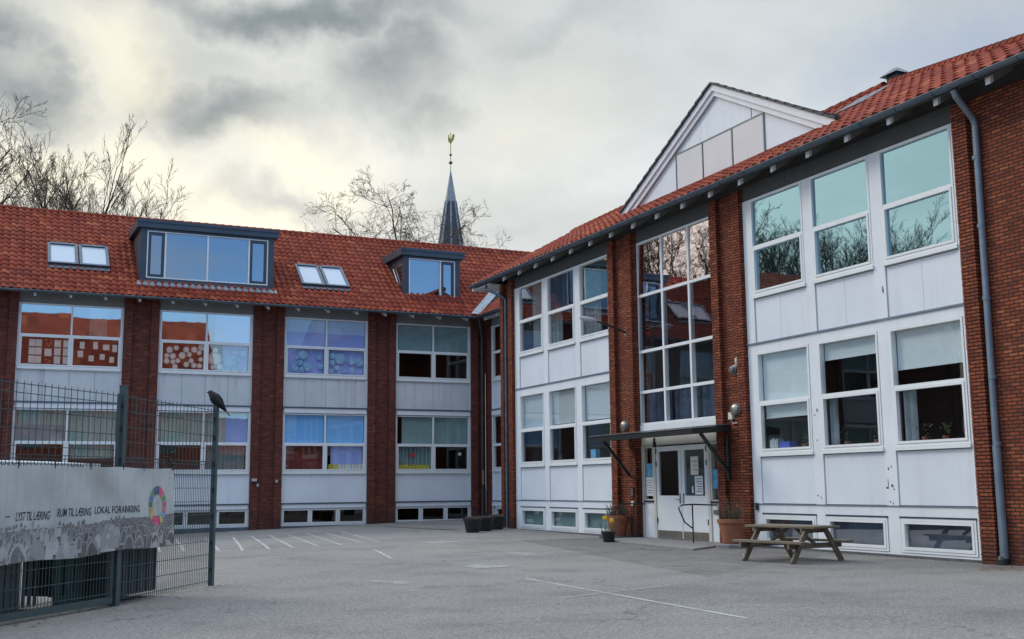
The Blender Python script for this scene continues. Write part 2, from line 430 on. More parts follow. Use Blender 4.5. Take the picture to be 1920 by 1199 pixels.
def each(mb, name, mat, parent=None):
    """one object per box of the builder"""
    for i in range(0, len(mb.v), 8):
        q = MB(); q.v = mb.v[i:i+8]; q.f = [tuple(k-i for k in f) for f in mb.f if i <= f[0] < i+8]; q.build(name, mat, parent)
def tag(o, label=None, cat=None, group=None, kind=None):
    if label: o['label'] = label
    if cat: o['category'] = cat
    if group: o['group'] = group
    if kind: o['kind'] = kind
    return o
def thing(name, label, cat, loc=(0, 0, 0), rz=0., group=None):
    o = bpy.data.objects.new(name, None); o.empty_display_size = .2; col.objects.link(o); o.location = loc; o.rotation_euler = (0, 0, rz)
    return tag(o, label, cat, group)
def copy_tree(o, parent=None):
    c = o.copy(); col.objects.link(c)
    if parent is not None: c.parent = parent
    for ch in [x for x in o.children]: copy_tree(ch, c)
    return c

# ------------------------------------------------------------------ ground
def sstp(v, a, b):
    t = max(0., min(1., (v-a)/(b-a))); return t*t*(3-2*t)
def hg(x, y): return 0.027*(max(-14., min(20., x))-12.6)*sstp(y, 28, 43)
def ground():
    b = MB(); n = 0
    xs = [-600, -300, -150, -80, -50, -30] + [-20+i for i in range(51)] + [40, 60, 100, 200, 400, 700]
    ys = [-400, -200, -100, -60, -30] + [-12+i for i in range(65)] + [60, 75, 100, 150, 250, 450, 900]
    for y in ys:
        for x in xs: b.v.append((x, y, hg(x, y) if y < 60 else hg(x, 50)*max(0, 1-(y-60)/60)))
    w = len(xs)
    for j in range(len(ys)-1):
        for i in range(w-1): b.f.append((j*w+i, j*w+i+1, (j+1)*w+i+1, (j+1)*w+i))
    tag(b.build('ground', 'asphalt'), kind='structure')
ground()
def drape(name, pts, width, mat, dz=.004, seg=1.0):
    b = MB()
    for a, c in zip(pts, pts[1:]):
        a = Vector(a).to_2d() if len(a) == 3 else Vector(a); c = Vector(c).to_2d() if len(c) == 3 else Vector(c)
        d = (c-a); L = d.length; k = max(1, int(L/seg)); d.normalize(); nn = Vector((-d.y, d.x))*width/2
        for i in range(k):
            p = a+d*(L*i/k); q = a+d*(L*(i+1)/k)
            P4 = [p-nn, q-nn, q+nn, p+nn]
            b.quad(*[(t.x, t.y, hg(t.x, t.y)+dz) for t in P4])
    return tag(b.build(name, mat), kind='structure')
# playground / parking lines
for a, c in [((3.9, 28.11), (5.18, 39.27)), ((4.44, 28.0), (5.84, 38.55)), ((5.21, 27.74), (6.62, 37.62)), ((5.71, 27.39), (7.47, 37.39)), ((6.42, 27.72), (8.12, 37.58)), ((7.05, 27.85), (8.75, 37.81)),
             ((7.79, 28.23), (9.31, 37.5)), ((8.52, 28.67), (9.99, 37.67)), ((9.35, 29.46), (10.55, 37.39)), ((9.91, 29.78), (11.32, 38.09))]:
    drape('painted_line', [a, c], .075, 'worn_paint')
drape('painted_line', [(9.91, 29.78), (9.3, 29.35)], .07, 'worn_paint', .0085)
drape('painted_line', [(8.59, 26.2), (7.76, 22.45)], .07, 'worn_paint')
drape('painted_line', [(10.52, 27.22), (9.5, 23.03)], .06, 'faded_paint')
drape('painted_line', [(7.94, 16.46), (7.67, 10.32)], .065, 'worn_paint')
drape('painted_line', [(4.9, 12.53), (10.5, 14.63)], .05, 'faded_paint', .0085)
drape('painted_line', [(8.3, 10.56), (11.53, 11.64)], .045, 'faded_paint')
drape('painted_line', [(11.2, 19.2), (13.0, 19.9)], .05, 'faded_paint')
def patch(name, pts, mat, dz=.004, kind='structure'):
    b = MB(); b.quad(*[(x, y, hg(x, y)+dz) for x, y in pts]); return tag(b.build(name, mat), kind=kind)
patch('asphalt_repair', [(13.3, 27.9), (12.5, 24.2), (11.3, 19.1), (10.52, 15.1), (13.3, 17.1), (15.5, 18.2), (16.3, 22.5), (16.4, 27.9)], 'asphalt_patch')
def ragged(name, cx, cy, rx, ry, rot, mat, seed, dz=.006):
    rnd = random.Random(seed); pts = []
    for i in range(22):
        a = 2*math.pi*i/22; r = rnd.uniform(.6, 1.1); x = rx*r*math.cos(a); y = ry*r*math.sin(a)
        pts.append((cx+x*math.cos(rot)-y*math.sin(rot), cy+x*math.sin(rot)+y*math.cos(rot)))
    return patch(name, pts, mat, dz)
ragged('scuffed_patch', 8.7, 19.4, .9, .5, .1, 'faded_paint', 2)
ragged('scuffed_patch', 5.55, 15.0, .16, .75, -.2, 'faded_paint', 3)
ragged('scuffed_patch', 5.85, 16.9, .35, .5, .2, 'faded_paint', 4)
ragged('scuffed_patch', 10.9, 22.3, .9, .7, .2, 'faded_paint', 9)
ragged('scuffed_patch', 11.3, 28.5, 1.3, .8, .3, 'faded_paint', 19)
drape('tar_strip', [(13.7, 40.6), (13.9, 38.6), (14.5, 35.1)], .16, 'black_metal', .005)
b = NB('rust_stain'); p = b.bsdf((.22, .12, .05), .9); b.i(p, 'Alpha', b.rng(b.noise(b.coord(), 5, 5, .7), .42, .75, 0, .8))
ragged('rust_stain', 15.7, 13.9, .75, .45, .5, 'rust_stain', 5)

# ------------------------------------------------------------------ facade helpers
class Fac:
    def __init__(s, kind, c): s.k = kind; s.c = c
    def p(s, u, d, z): return (s.c-d, u, z) if s.k == 'R' else (u, s.c-d, z)
    def box(s, mb, u0, u1, d0, d1, z0, z1):
        a = s.p(u0, d0, z0); b = s.p(u1, d1, z1)
        mb.box(min(a[0], b[0]), max(a[0], b[0]), min(a[1], b[1]), max(a[1], b[1]), z0, z1)
    def pane(s, mb, u0, u1, d, z0, z1): mb.quad(s.p(u0, d, z0), s.p(u1, d, z0), s.p(u1, d, z1), s.p(u0, d, z1))
    def ring(s, mb, u0, u1, z0, z1, w, d0, d1):
        s.box(mb, u0, u0+w, d0, d1, z0, z1); s.box(mb, u1-w, u1, d0, d1, z0, z1)
        s.box(mb, u0+w, u1-w, d0, d1, z0, z0+w); s.box(mb, u0+w, u1-w, d0, d1, z1-w, z1)
FR = Fac('R', 16.5); FL = Fac('L', 43.2985); FC = Fac('R', 19.1)

def courses(F, mb, u0, u1, d0, d1, z0, z1, seed=1):
    """pier strip: recessed core and one proud block per brick course (raked joints)"""
    rnd = random.Random(seed); rh = .0667
    F.box(mb, u0+.008, u1-.008, d0, d1-.010, z0, z1)
    k = math.ceil(z0/rh)
    while (k+1)*rh < z1:
        j = rnd.uniform(-.003, .003)
        F.box(mb, u0-.002+j*.5, u1+.002+j*.5, d0, d1+j, k*rh+.006, (k+1)*rh-.005); k += 1

def window(F, parent, u0, u1, z0, z1, zt, um=None, gl=('glass_clear', 'glass_clear'), blinds=(), sill=True, fw=.05, sw=.055, dp=0., frame='frame_white', hang=True):
    """two-light window: fixed upper light, framed lower sash; um splits it in columns"""
    mb = MB(); d0, d1 = -.12+dp, .012+dp
    F.ring(mb, u0, u1, z0, z1, fw, d0, d1)
    cols = [u0+fw] + [x for x in (um or [])] + [u1-fw]
    if zt: F.box(mb, u0+fw, u1-fw, d0, d1-.006, zt-.03, zt+.03)
    for x in (um or []): F.box(mb, x-.03, x+.03, d0, d1-.003, z0+fw, z1-fw)
    w = None; panes = []
    for ci in range(len(cols)-1):
        a = cols[ci]+(0.03 if ci else 0); c = cols[ci+1]-(0.03 if ci < len(cols)-2 else 0)
        if zt:
            panes.append((a, c, zt+.03, z1-fw, 0))
            lo = (a, c, z0+fw, zt-.03)
            if hang:
                F.ring(mb, lo[0]+.004, lo[1]-.004, lo[2]+.004, lo[3]-.004, .05, -.07+dp, .026+dp)
                lo = (lo[0]+.05, lo[1]-.05, lo[2]+.05, lo[3]-.05)
            panes.append((*lo, 1))
        else:
            lo = (a, c, z0+fw, z1-fw)
            F.ring(mb, lo[0]+.004, lo[1]-.004, lo[2]+.004, lo[3]-.004, sw, -.07+dp, .022+dp)
            panes.append((lo[0]+sw, lo[1]-sw, lo[2]+sw, lo[3]-sw, 1))
    if sill: F.box(mb, u0-.02, u1+.02, -.1, .045, z0-.075, z0-.004)
    w = mb.build('window', frame, parent)
    for k, (a, c, e, g, lv) in enumerate(panes):
        pb = MB(); j = [-.045+dp+random.uniform(-.0035, .0035) for _ in range(3)]; pb.quad(F.p(a-.01, j[0], e-.01), F.p(c+.01, j[1], e-.01), F.p(c+.01, j[1]+j[2]-j[0], g+.01), F.p(a-.01, j[2], g+.01)); pb.build('pane', gl[lv] if not isinstance(gl, dict) else gl[k], w)
    for bl in blinds:
        k, mat, f0, f1, kind = bl[:5]; h0, h1 = (bl[5], bl[6]) if len(bl) > 5 else (0., 1.)
        a, c, e, g, lv = panes[k]; z_1 = e+(g-e)*f1; z_0 = e+(g-e)*f0
        ua = a+(c-a)*h0; uc = a+(c-a)*h1
        bb = MB()
        if kind == 'curtain':
            n = max(6, int((uc-ua)/.045))
            for i in range(n):
                x0 = ua+(uc-ua)*i/n; x1 = ua+(uc-ua)*(i+1)/n; da = -.16-.05*math.sin(i*1.7); db = -.16-.05*math.sin((i+1)*1.7)
                bb.quad(F.p(x0, da, z_0), F.p(x1, db, z_0), F.p(x1, db, z_1), F.p(x0, da, z_1))
        else:
            F.box(bb, ua+.01, uc-.01, -.145, -.13, z_0, z_1); F.box(bb, ua+.01, uc-.01, -.155, -.12, z_0-.02, z_0+.006)
        bb.build(kind, mat, w)
    return w

def room(F, mb, u0, u1, z0, z1, dep=4.5, d0=-.20):
    a = [F.p(u0, d0, z0), F.p(u1, d0, z0), F.p(u1, d0, z1), F.p(u0, d0, z1)]; b = [F.p(u0, -dep, z0), F.p(u1, -dep, z0), F.p(u1, -dep, z1), F.p(u0, -dep, z1)]
    mb.quad(*b)
    for i in range(4): mb.quad(a[i], a[(i+1) % 4], b[(i+1) % 4], b[i])

def pantiles(O, U, V, lu, lv, tw=.25, th=.34, amp=.034, zfun=None, seed=0, clip=()):
    """pantile roof sheet: wavy rows that step over each other; clip = list of (point, normal) keeping the negative side"""
    O = Vector(O); U = Vector(U).normalized(); V = Vector(V).normalized(); Nn = U.cross(V).normalized()
    if Nn.z < 0: Nn = -Nn
    b = MB(); b.uv = []; S = 6; nc = int(lu/tw)+1; nr = int(math.ceil(lv/th)); rnd = random.Random(seed)
    def prof(t): return amp*(math.sin(2*math.pi*t)+.35*math.sin(4*math.pi*t+.6))
    m = nc*S
    for r in range(nr):
        b0 = r*th; b1 = min(b0+th+.02, lv+.02); base = len(b.v)
        jit = [rnd.uniform(-.006, .006) for _ in range(nc+1)]
        for lev, (bb, hh) in enumerate(((b0, .0), (b0, .036), (b1, .004))):
            for i in range(m+1):
                t = i/S; a = t*tw; h = prof(t)+hh+jit[min(nc, int(t))]*(1 if lev < 2 else 0)
                P = O+U*a+V*(bb+(jit[min(nc, int(t))] if lev < 2 else 0))+Nn*h
                if zfun: P.z += zfun(P, bb/lv)
                b.v.append(tuple(P)); b.uv.append((t+.001, r+.1+(0 if lev < 2 else .8)))
        for lev in range(2):
            for i in range(m): b.f.append((base+lev*(m+1)+i, base+lev*(m+1)+i+1, base+(lev+1)*(m+1)+i+1, base+(lev+1)*(m+1)+i))
    if clip:
        bm = bmesh.new(); uvl = bm.verts.layers.float_vector.new('t'); vs = [bm.verts.new(p) for p in b.v]
        for v, q in zip(vs, b.uv): v[uvl] = (q[0], q[1], 0)
        for f in b.f: bm.faces.new([vs[i] for i in f])
        for pt, nn in clip:
            bmesh.ops.bisect_plane(bm, geom=bm.verts[:]+bm.edges[:]+bm.faces[:], plane_co=pt, plane_no=nn, clear_outer=True)
        bm.verts.index_update(); b.v = [tuple(v.co) for v in bm.verts]; b.uv = [tuple(v[uvl])[:2] for v in bm.verts]; b.f = [tuple(v.index for v in f.verts) for f in bm.faces]; bm.free()
    return b
def ridge_tiles(mb, a, b, r=.12, step=.34):
    a = Vector(a); b = Vector(b); d = b-a; L = d.length; d.normalize(); n = int(L/step)
    for i in range(n):
        p = a+d*(i*step); q = p+d*(step+.04); mb.tube([p+Vector((0, 0, .0)), q+Vector((0, 0, .012))], [r*.92, r*1.06], 8)
def gutter(mb, a, b, r=.075):
    """half-round gutter with a rolled lip and brackets"""
    a = Vector(a); b = Vector(b); d = (b-a).normalized(); s = d.cross(Vector((0, 0, 1))).normalized()
    n = 8; L = (b-a).length; prev = None
    for P in (a, b):
        ring = [tuple(P+s*(r*math.cos(math.pi*i/n))-Vector((0, 0, 1))*(r*math.sin(math.pi*i/n))) for i in range(n+1)]
        if prev:
            for i in range(n): mb.quad(prev[i], prev[i+1], ring[i+1], ring[i])
        prev = ring
    mb.tube([a+s*r, b+s*r], .012, 6); mb.tube([a-s*r, b-s*r], .012, 6)
    k = int(L/.95)
    for i in range(k+1):
        p = a+d*(L*i/max(1, k)); mb.tube([p+s*(r*1.12*math.cos(math.pi*j/8))-Vector((0, 0, 1))*(r*1.12*math.sin(math.pi*j/8)) for j in range(9)], .010, 4)
def bev(o, w=.004):
    m = o.modifiers.new('bevel', 'BEVEL'); m.width = w; m.segments = 2; m.limit_method = 'ANGLE'; return o

# ================================================================== LEFT WING (faces the yard, y = 43.3)
LW = thing('school_wing', 'long shaded brick school wing behind the yard with two dormers in its tiled roof', 'building', (3, 43.3, 0))
LX0 = -13.0; ZE = 8.52
bays = [(.81, 4.41), (5.68, 9.21), (10.43, 13.88), (15.06, 18.42)]
left_bays = [(-4.0, -.42), (-8.8, -5.2)]
allb = sorted(left_bays+bays)
wall = MB(); pier = MB(); room_b = MB()
edges = [LX0]+[e for bb in allb for e in bb]+[19.1]
piers = [(edges[i], edges[i+1]) for i in range(0, len(edges), 2)]
for i, (a, c) in enumerate(piers):
    pb = MB()
    FL.box(pb, a+.002, c-.002, -.45, 0.0, -1.2, 8.62)
    sw = .30
    if c-a > 1.0 or True:
        FL.box(pb, a+.002, min(a+sw, c), -.2, .115, -1.2, 8.60)
        if c-a > .9: FL.box(pb, c-sw, c-.002, -.2, .115, -1.2, 8.60)
    pb.build('pier', 'brick_shaded', LW)
# back and end walls close the volume
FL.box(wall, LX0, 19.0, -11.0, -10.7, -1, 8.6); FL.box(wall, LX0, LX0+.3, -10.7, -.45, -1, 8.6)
wall.build('wall', 'brick_shaded', LW)
BL = {  # per bay: upper glass/blinds, lower glass/blinds ; pane order per column: upper, lower
 0: (('glass_blue', 'glass_mid'), [(2, 'blind_pale_green', 0, 1, 'curtain', .35, .72)], ('glass_mid', 'glass_mid'), [(0, 'blind_pale_green', .52, 1, 'curtain'), (2, 'blind_pale_green', 0, 1, 'curtain'), (3, 'blind_pale_green', .45, 1, 'curtain'), (0, 'curtain_grey', 0, .52, 'blind')]),
 1: (('glass_blue', 'glass_mid'), [(2, 'blind_sky_periwinkle', 0, 1, 'blind', .18, 1), (3, 'blind_sky_periwinkle', 0, 1, 'blind', .36, 1)], ('glass_mid', 'glass_mid'), [(0, 'blind_pale_green', 0, 1, 'curtain'), (2, 'blind_pale_green', 0, 1, 'curtain', 0, .48), (2, 'blind_blue', 0, 1, 'blind', .48, 1), (3, 'blind_green', 0, 1, 'curtain')]),  # periwinkle sheets stand in for sky mirrored in the right panes
 2: (('glass_clear', 'glass_clear'), [(0, 'blind_sky_periwinkle', 0, .52, 'blind'), (2, 'blind_sky_periwinkle', 0, .5, 'blind'), (0, 'blind_lightblue', .54, 1, 'blind'), (2, 'blind_lightblue', .52, 1, 'blind'), (1, 'blind_sky_periwinkle', 0, 1, 'blind'), (3, 'blind_sky_periwinkle', 0, 1, 'blind')], ('glass_clear', 'glass_clear'), [(0, 'blind_blue', 0, 1, 'blind'), (2, 'blind_blue', 0, 1, 'blind'), (3, 'blind_sky_periwinkle', 0, 1, 'blind', .12, 1), (1, 'reflection_maroon', 0, 1, 'blind')]),  # maroon sheet stands in for the red reflection in the lower left pane
 3: (('glass_clear', 'glass_clear'), [(0, 'blind_green', 0, 1, 'blind'), (2, 'blind_green', 0, 1, 'blind')], ('glass_clear', 'glass_clear'), [(0, 'blind_green', 0, 1, 'blind', .15, 1), (2, 'blind_green', 0, 1, 'blind'), (1, 'blind_green', 0, 1, 'curtain')]),
}
for bi, (a, c) in enumerate(bays+left_bays):
    fb = MB(); cu = (a+c)/2
    # top fascia panel, white bands, ledges
    tf = MB(); FL.box(tf, a, c, -.15, -.01, 8.20, 8.62); tf.build('fascia_panel', 'fascia_grey', LW)
    FL.box(fb, a, a+.05, -.15, .0, .03, 8.2); FL.box(fb, c-.05, c, -.15, .0, .03, 8.2)
    FL.box(fb, a+.05, c-.05, -.15, .055, 4.40, 4.585); FL.box(fb, a+.05, c-.05, -.15, .055, .70, .86)
    FL.box(fb, a+.05, c-.05, -.15, 0, .03, .10)
    fb.build('facade_frame', 'white_paint', LW)
    lg = MB(); FL.box(lg, a-.02, c+.02, -.1, .085, 4.59, 4.64); FL.box(lg, a-.02, c+.02, -.1, .085, .865, .905); FL.box(lg, a, c, -.3, .02, -.6, .028)
    each(lg, 'ledge', 'gutter_metal', LW)
    for k in range(4):
        x0 = a+.05+(c-a-.1)*k/4; x1 = a+.05+(c-a-.1)*(k+1)/4
        sp = MB(); FL.box(sp, x0+.005, x1-.005, -.1, -.02, 4.645, 5.83); sp.build('spandrel_panel', 'grey_panel', LW)
    sp = MB(); FL.box(sp, a+.05, c-.05, -.10, -.02, .91, 2.05); each(sp, 'spandrel_panel', 'white_panel', LW); sp = MB(); FL.box(sp, a+.05, c-.05, -.2, -.105, 4.645, 5.83); sp.build('panel_backing', 'slate_metal', LW)
    bb = BL.get(bi if bi < 4 else (0 if bi == 4 else 3))
    window(FL, LW, a+.05, c-.05, 5.87, 8.19, 7.04, [cu], bb[0], bb[1])
    window(FL, LW, a+.05, c-.05, 2.10, 4.38, 3.20, [cu], bb[2], bb[3])
    wd = (c-a-.1)/3
    for k in range(3):
        window(FL, LW, a+.05+wd*k+.01, a+.05+wd*(k+1)-.01, .09, .69, None, None, ('glass_clear', 'glass_clear'), sill=False, fw=.035, sw=.032)
    for z0, z1 in ((4.7, 8.5), (.9, 4.55), (-.3, .85)): room(FL, room_b, a-.2, c+.2, z0, z1)
room_b.build('interior', 'room_paint', LW)

# roof
WL = 5.0; ZRL = 12.60; sl_ = Vector((0, WL, ZRL-ZE)); lv = sl_.length
vx, vy = 18.42, 42.66      # valley foot; valley runs 45 degrees in plan
rt_ = pantiles((LX0-.3, 42.68, ZE+.06), (1, 0, 0), sl_, 19.6-LX0+6, lv, clip=[(Vector((18.42, 42.68, 0)), Vector((1, -1, 0)))])
rt_.build('roof_tiles', 'roof_tile', LW)
rb = MB()
rb.quad((LX0, 42.72, ZE-.02), (18.4, 42.72, ZE-.02), (24, 47.7, ZRL-.1), (LX0, 47.7, ZRL-.1))
rb.quad((LX0, 47.7, ZRL), (24, 47.7, ZRL), (24, 55, 7.0), (LX0, 55, 7.0)); rb.quad((LX0, 42.7, ZE), (LX0, 47.7, ZRL), (LX0, 54, 8))
rb.build('roof_underside', 'dark_soffit', LW)
rg = MB(); ridge_tiles(rg, (LX0, 47.7, ZRL+.02), (24, 47.7, ZRL+.02)); rg.build('ridge_tiles', 'roof_tile', LW)
gt = MB(); gutter(gt, (LX0, 42.62, ZE+.02), (18.42, 42.62, ZE+.02), .072); gt.build('gutter', 'gutter_metal', LW)
sf = MB(); sf.hexa([(LX0, 42.70, ZE-.03), (18.5, 42.70, ZE-.03), (18.5, 43.35, ZE+.17), (LX0, 43.35, ZE+.17), (LX0, 42.70, ZE+.02), (18.5, 42.70, ZE+.02), (18.5, 43.35, ZE+.22), (LX0, 43.35, ZE+.22)])
sf.build('soffit', 'dark_soffit', LW)
for i in range(-11, 15):
    x = 1.31+1.196*i; t = MB(); t.hexa([(x-.04, 42.80, ZE-.15), (x+.04, 42.80, ZE-.15), (x+.04, 43.3, ZE+.02), (x-.04, 43.3, ZE+.02), (x-.04, 42.80, ZE-.04), (x+.04, 42.80, ZE-.04), (x+.04, 43.3, ZE+.13), (x-.04, 43.3, ZE+.13)])
    t.build('rafter_tail', 'white_paint', LW)
def roofz(y): return ZE+.06+(y-42.68)*(ZRL-ZE)/WL
# valley lead
vl = MB(); vl.quad((18.22, 42.72, ZE+.17), (18.60, 42.72, ZE+.17), (21.9, 45.95, roofz(45.9)+.12), (21.4, 45.95, roofz(45.9)+.12)); vl.build('valley_lead', 'lead', LW)
# dormer builder
def dormer(x0, x1, yf, z0, z1, cap_over, splits, sash, cheek_win=False):
    d = MB(); ybk = 42.68+(z1-ZE-.06)*WL/(ZRL-ZE); F = Fac('L', yf)
    # front posts and aprons
    F.box(d, x0, x0+.24, -.2, 0, z0, z1); F.box(d, x1-.24, x1, -.2, 0, z0, z1); F.box(d, x0+.24, x1-.24, -.2, -.003, z0, z0+.16); F.box(d, x0+.24, x1-.24, -.2, -.003, z1-.10, z1)
    yb0 = yf+.2
    # cheeks: triangles meeting the roof
    for x in (x0, x1-.08):
        if cheek_win and x == x0:
            d.prism([(x, yb0, z0-.25), (x, yb0, z0+.30), (x, ybk-.30, z1-.02), (x, ybk, z1-.02)], (.08, 0, 0))
            d.prism([(x, yb0, z1-.30), (x, yb0, z1-.02), (x, ybk-.30, z1-.02), (x, ybk-.65, z1-.28)], (.08, 0, 0))
        else: d.prism([(x, yb0, z0-.25), (x, yb0, z1), (x, ybk, z1)], (.08, 0, 0))
    o = d.build('dormer', 'slate_metal', LW)
    c = MB(); zc = z1; e = cap_over
    sl2 = .10 if not cheek_win else -.0
    c.hexa([(x0-e, yf-e*.8, zc), (x1+e, yf-e*.8, zc), (x1+e, ybk+.6, zc+sl2), (x0-e, ybk+.6, zc+sl2), (x0-e, yf-e*.8, zc+.30), (x1+e, yf-e*.8, zc+.30), (x1+e, ybk+.8, zc+.34+sl2), (x0-e, ybk+.8, zc+.34+sl2)])
    c.hexa([(x0-e-.02, yf-e*.8-.03, zc+.20), (x1+e+.02, yf-e*.8-.03, zc+.20), (x1+e+.02, yf-e*.8, zc+.20), (x0-e-.02, yf-e*.8, zc+.20), (x0-e-.02, yf-e*.8-.03, zc+.31), (x1+e+.02, yf-e*.8-.03, zc+.31), (x1+e+.02, yf-e*.8, zc+.31), (x0-e-.02, yf-e*.8, zc+.31)])
    c.build('dormer_roof', 'slate_metal', o)
    w = MB(); a, bb = x0+.24, x1-.24; zz0, zz1 = z0+.16, z1-.10
    F.ring(w, a, bb, zz0, zz1, .04, -.15, .004)
    for s in splits: F.box(w, s-.03, s+.03, -.15, .002, zz0+.04, zz1-.04)
    w.build('window_frame', 'frame_white', o)
    cs = [a+.04]+splits+[bb-.04]
    for k in range(len(cs)-1):
        u0 = cs[k]+(.03 if k else 0); u1 = cs[k+1]-(.03 if k < len(cs)-2 else 0)
        if k in sash:
            s_ = MB(); F.ring(s_, u0, u1, zz0+.04, zz1-.04, .11, -.12, -.012); s_.build('opening_sash', 'slate_metal', o); u0 += .1; u1 -= .1; pa = MB(); F.pane(pa, u0, u1, -.06, zz0+.14, zz1-.14)
        else: pa = MB(); F.pane(pa, u0, u1, -.06, zz0+.04, zz1-.04)
        pa.build('pane', 'glass_dormer', o)
    r = MB(); r.quad((x0+.1, yf+1.3, z0), (x1-.1, yf+1.3, z0), (x1-.1, yf+1.3, z1), (x0+.1, yf+1.3, z1)); r.quad((x0+.1, yf+.2, z1-.04), (x1-.1, yf+.2, z1-.04), (x1-.1, yf+1.3, z1-.04), (x0+.1, yf+1.3, z1-.04)); r.build('interior', 'room_paint', o)
    if cheek_win:
        t = MB(); x = x0-.012; t.tube([(x, yb0+.03, z0+.36), (x, ybk-.72, z1-.36), (x, yb0+.03, z1-.36)], .022, 4); t.build('cheek_frame', 'frame_white', o)
        g = MB(); x = x0+.04; g.quad((x, yb0, z0+.25), (x, ybk-.5, z1-.25), (x, yb0, z1-.28)); g.build('cheek_pane', 'glass_blue', o)
    # lead apron in front
    ap = MB(); ap.hexa([(x0-.1, yf-.28, roofz(yf-.28)+.02), (x1+.1, yf-.28, roofz(yf-.28)+.02), (x1+.1, yf, z0-.1), (x0-.1, yf, z0-.1), (x0-.1, yf-.28, roofz(yf-.28)+.06), (x1+.1, yf-.28, roofz(yf-.28)+.06), (x1+.1, yf, z0+.03), (x0-.1, yf, z0+.03)])
    ap.build('lead_apron', 'lead' if not cheek_win else 'slate_metal', o)
    return o
dormer(4.92, 10.02, 43.55, 9.28, 11.37, .15, [5.84, 7.43, 9.03], (0, 3))
dormer(15.60, 18.18, 43.85, 9.22, 11.20, .16, [17.27], (1,), True)
def skylight(xa, xb, ya, yb):
    o = None; sv = Vector((0, WL, ZRL-ZE)).normalized(); nn = Vector((0, -(ZRL-ZE), WL)).normalized()
    p0 = Vector((0, ya, roofz(ya))); L = (yb-ya)/sv.y; mid = (xa+xb)/2
    for (x0, x1) in ((xa, mid-.02), (mid+.02, xb)):
        f = MB()
        def bx(a, b, c, d, h0, h1, m):
            q = []
            for h in (h0, h1):
                for (x, v) in ((a, c), (b, c), (b, d), (a, d)): q.append(Vector((x, 0, 0))+p0+sv*v+nn*h)
            m.hexa(q)
        bx(x0, x0+.11, 0, L, 0, .13, f); bx(x1-.11, x1, 0, L, 0, .13, f); bx(x0+.11, x1-.11, 0, .1, 0, .128, f); bx(x0+.11, x1-.11, L-.12, L, 0, .16, f); bx(x0, x1, -.25, 0, .01, .05, f)
        o = f.build('skylight', 'slate_metal', LW); g = MB(); bx(x0+.11, x1-.11, .1, L-.12, .05, .10, g); g.build('pane', 'skylight_blind', o)
skylight(1.72, 3.90, 44.15, 45.38); skylight(11.25, 13.27, 43.92, 45.20)
# corner downpipe
dpz = MB(); dpz.tube([(18.55, 42.62, 8.45), (18.6, 42.7, 8.25), (18.86, 43.06, 7.75), (18.87, 43.1, 7.5), (18.87, 43.1, .1)], .06, 10)
for z in (1.2, 3.2, 5.5): dpz.tube([(18.87, 43.1, z), (18.87, 43.1, z+.08)], .072, 10)
dpz.build('downpipe', 'dark_pipe', LW)
dps = MB(); dps.tube([(18.87, 43.04, 1.55), (18.87, 43.04, 2.15)], .05, 8); dps.build('pipe_sleeve', 'steel', LW)

# ================================================================== RIGHT WING
RW = thing('school_wing', 'brick school wing on the right with white window bays and a canopied entrance', 'building', (16.5, 23, 0))
def pier_part(F, strips, core, z1=8.62, seed=0):
    m = MB(); F.box(m, core[0], core[1], -.45, -.005, -.3, z1)
    for k, (a, c) in enumerate(strips): courses(F, m, a, c, -.3, .12, -.1, z1-.02, seed+k)
    return m.build('pier', 'brick', RW)
pier_part(FR, [(27.84, 28.16), (26.84, 27.16)], (26.80, 28.18), seed=1)
pier_part(FR, [(22.68, 22.98), (21.74, 22.02)], (21.72, 23.00), seed=5)
pier_part(FR, [(34.85, 35.14), (35.55, 35.8)], (34.84, 35.8), seed=9)
m = MB(); FR.box(m, 11.6, 15.02, -.45, -.005, -.3, 8.62); courses(FR, m, 14.66, 15.0, -.3, .12, -.1, 8.60, 13); m.build('wall', 'brick', RW)
m = MB(); m.box(16.9, 25, 35.4, 35.79, -.3, 8.6); m.box(16.9, 25, 11.6, 12, -.3, 8.6); m.box(24.6, 25, 12, 35.4, -.3, 8.6); m.build('wall', 'brick', RW)
rooms = MB()
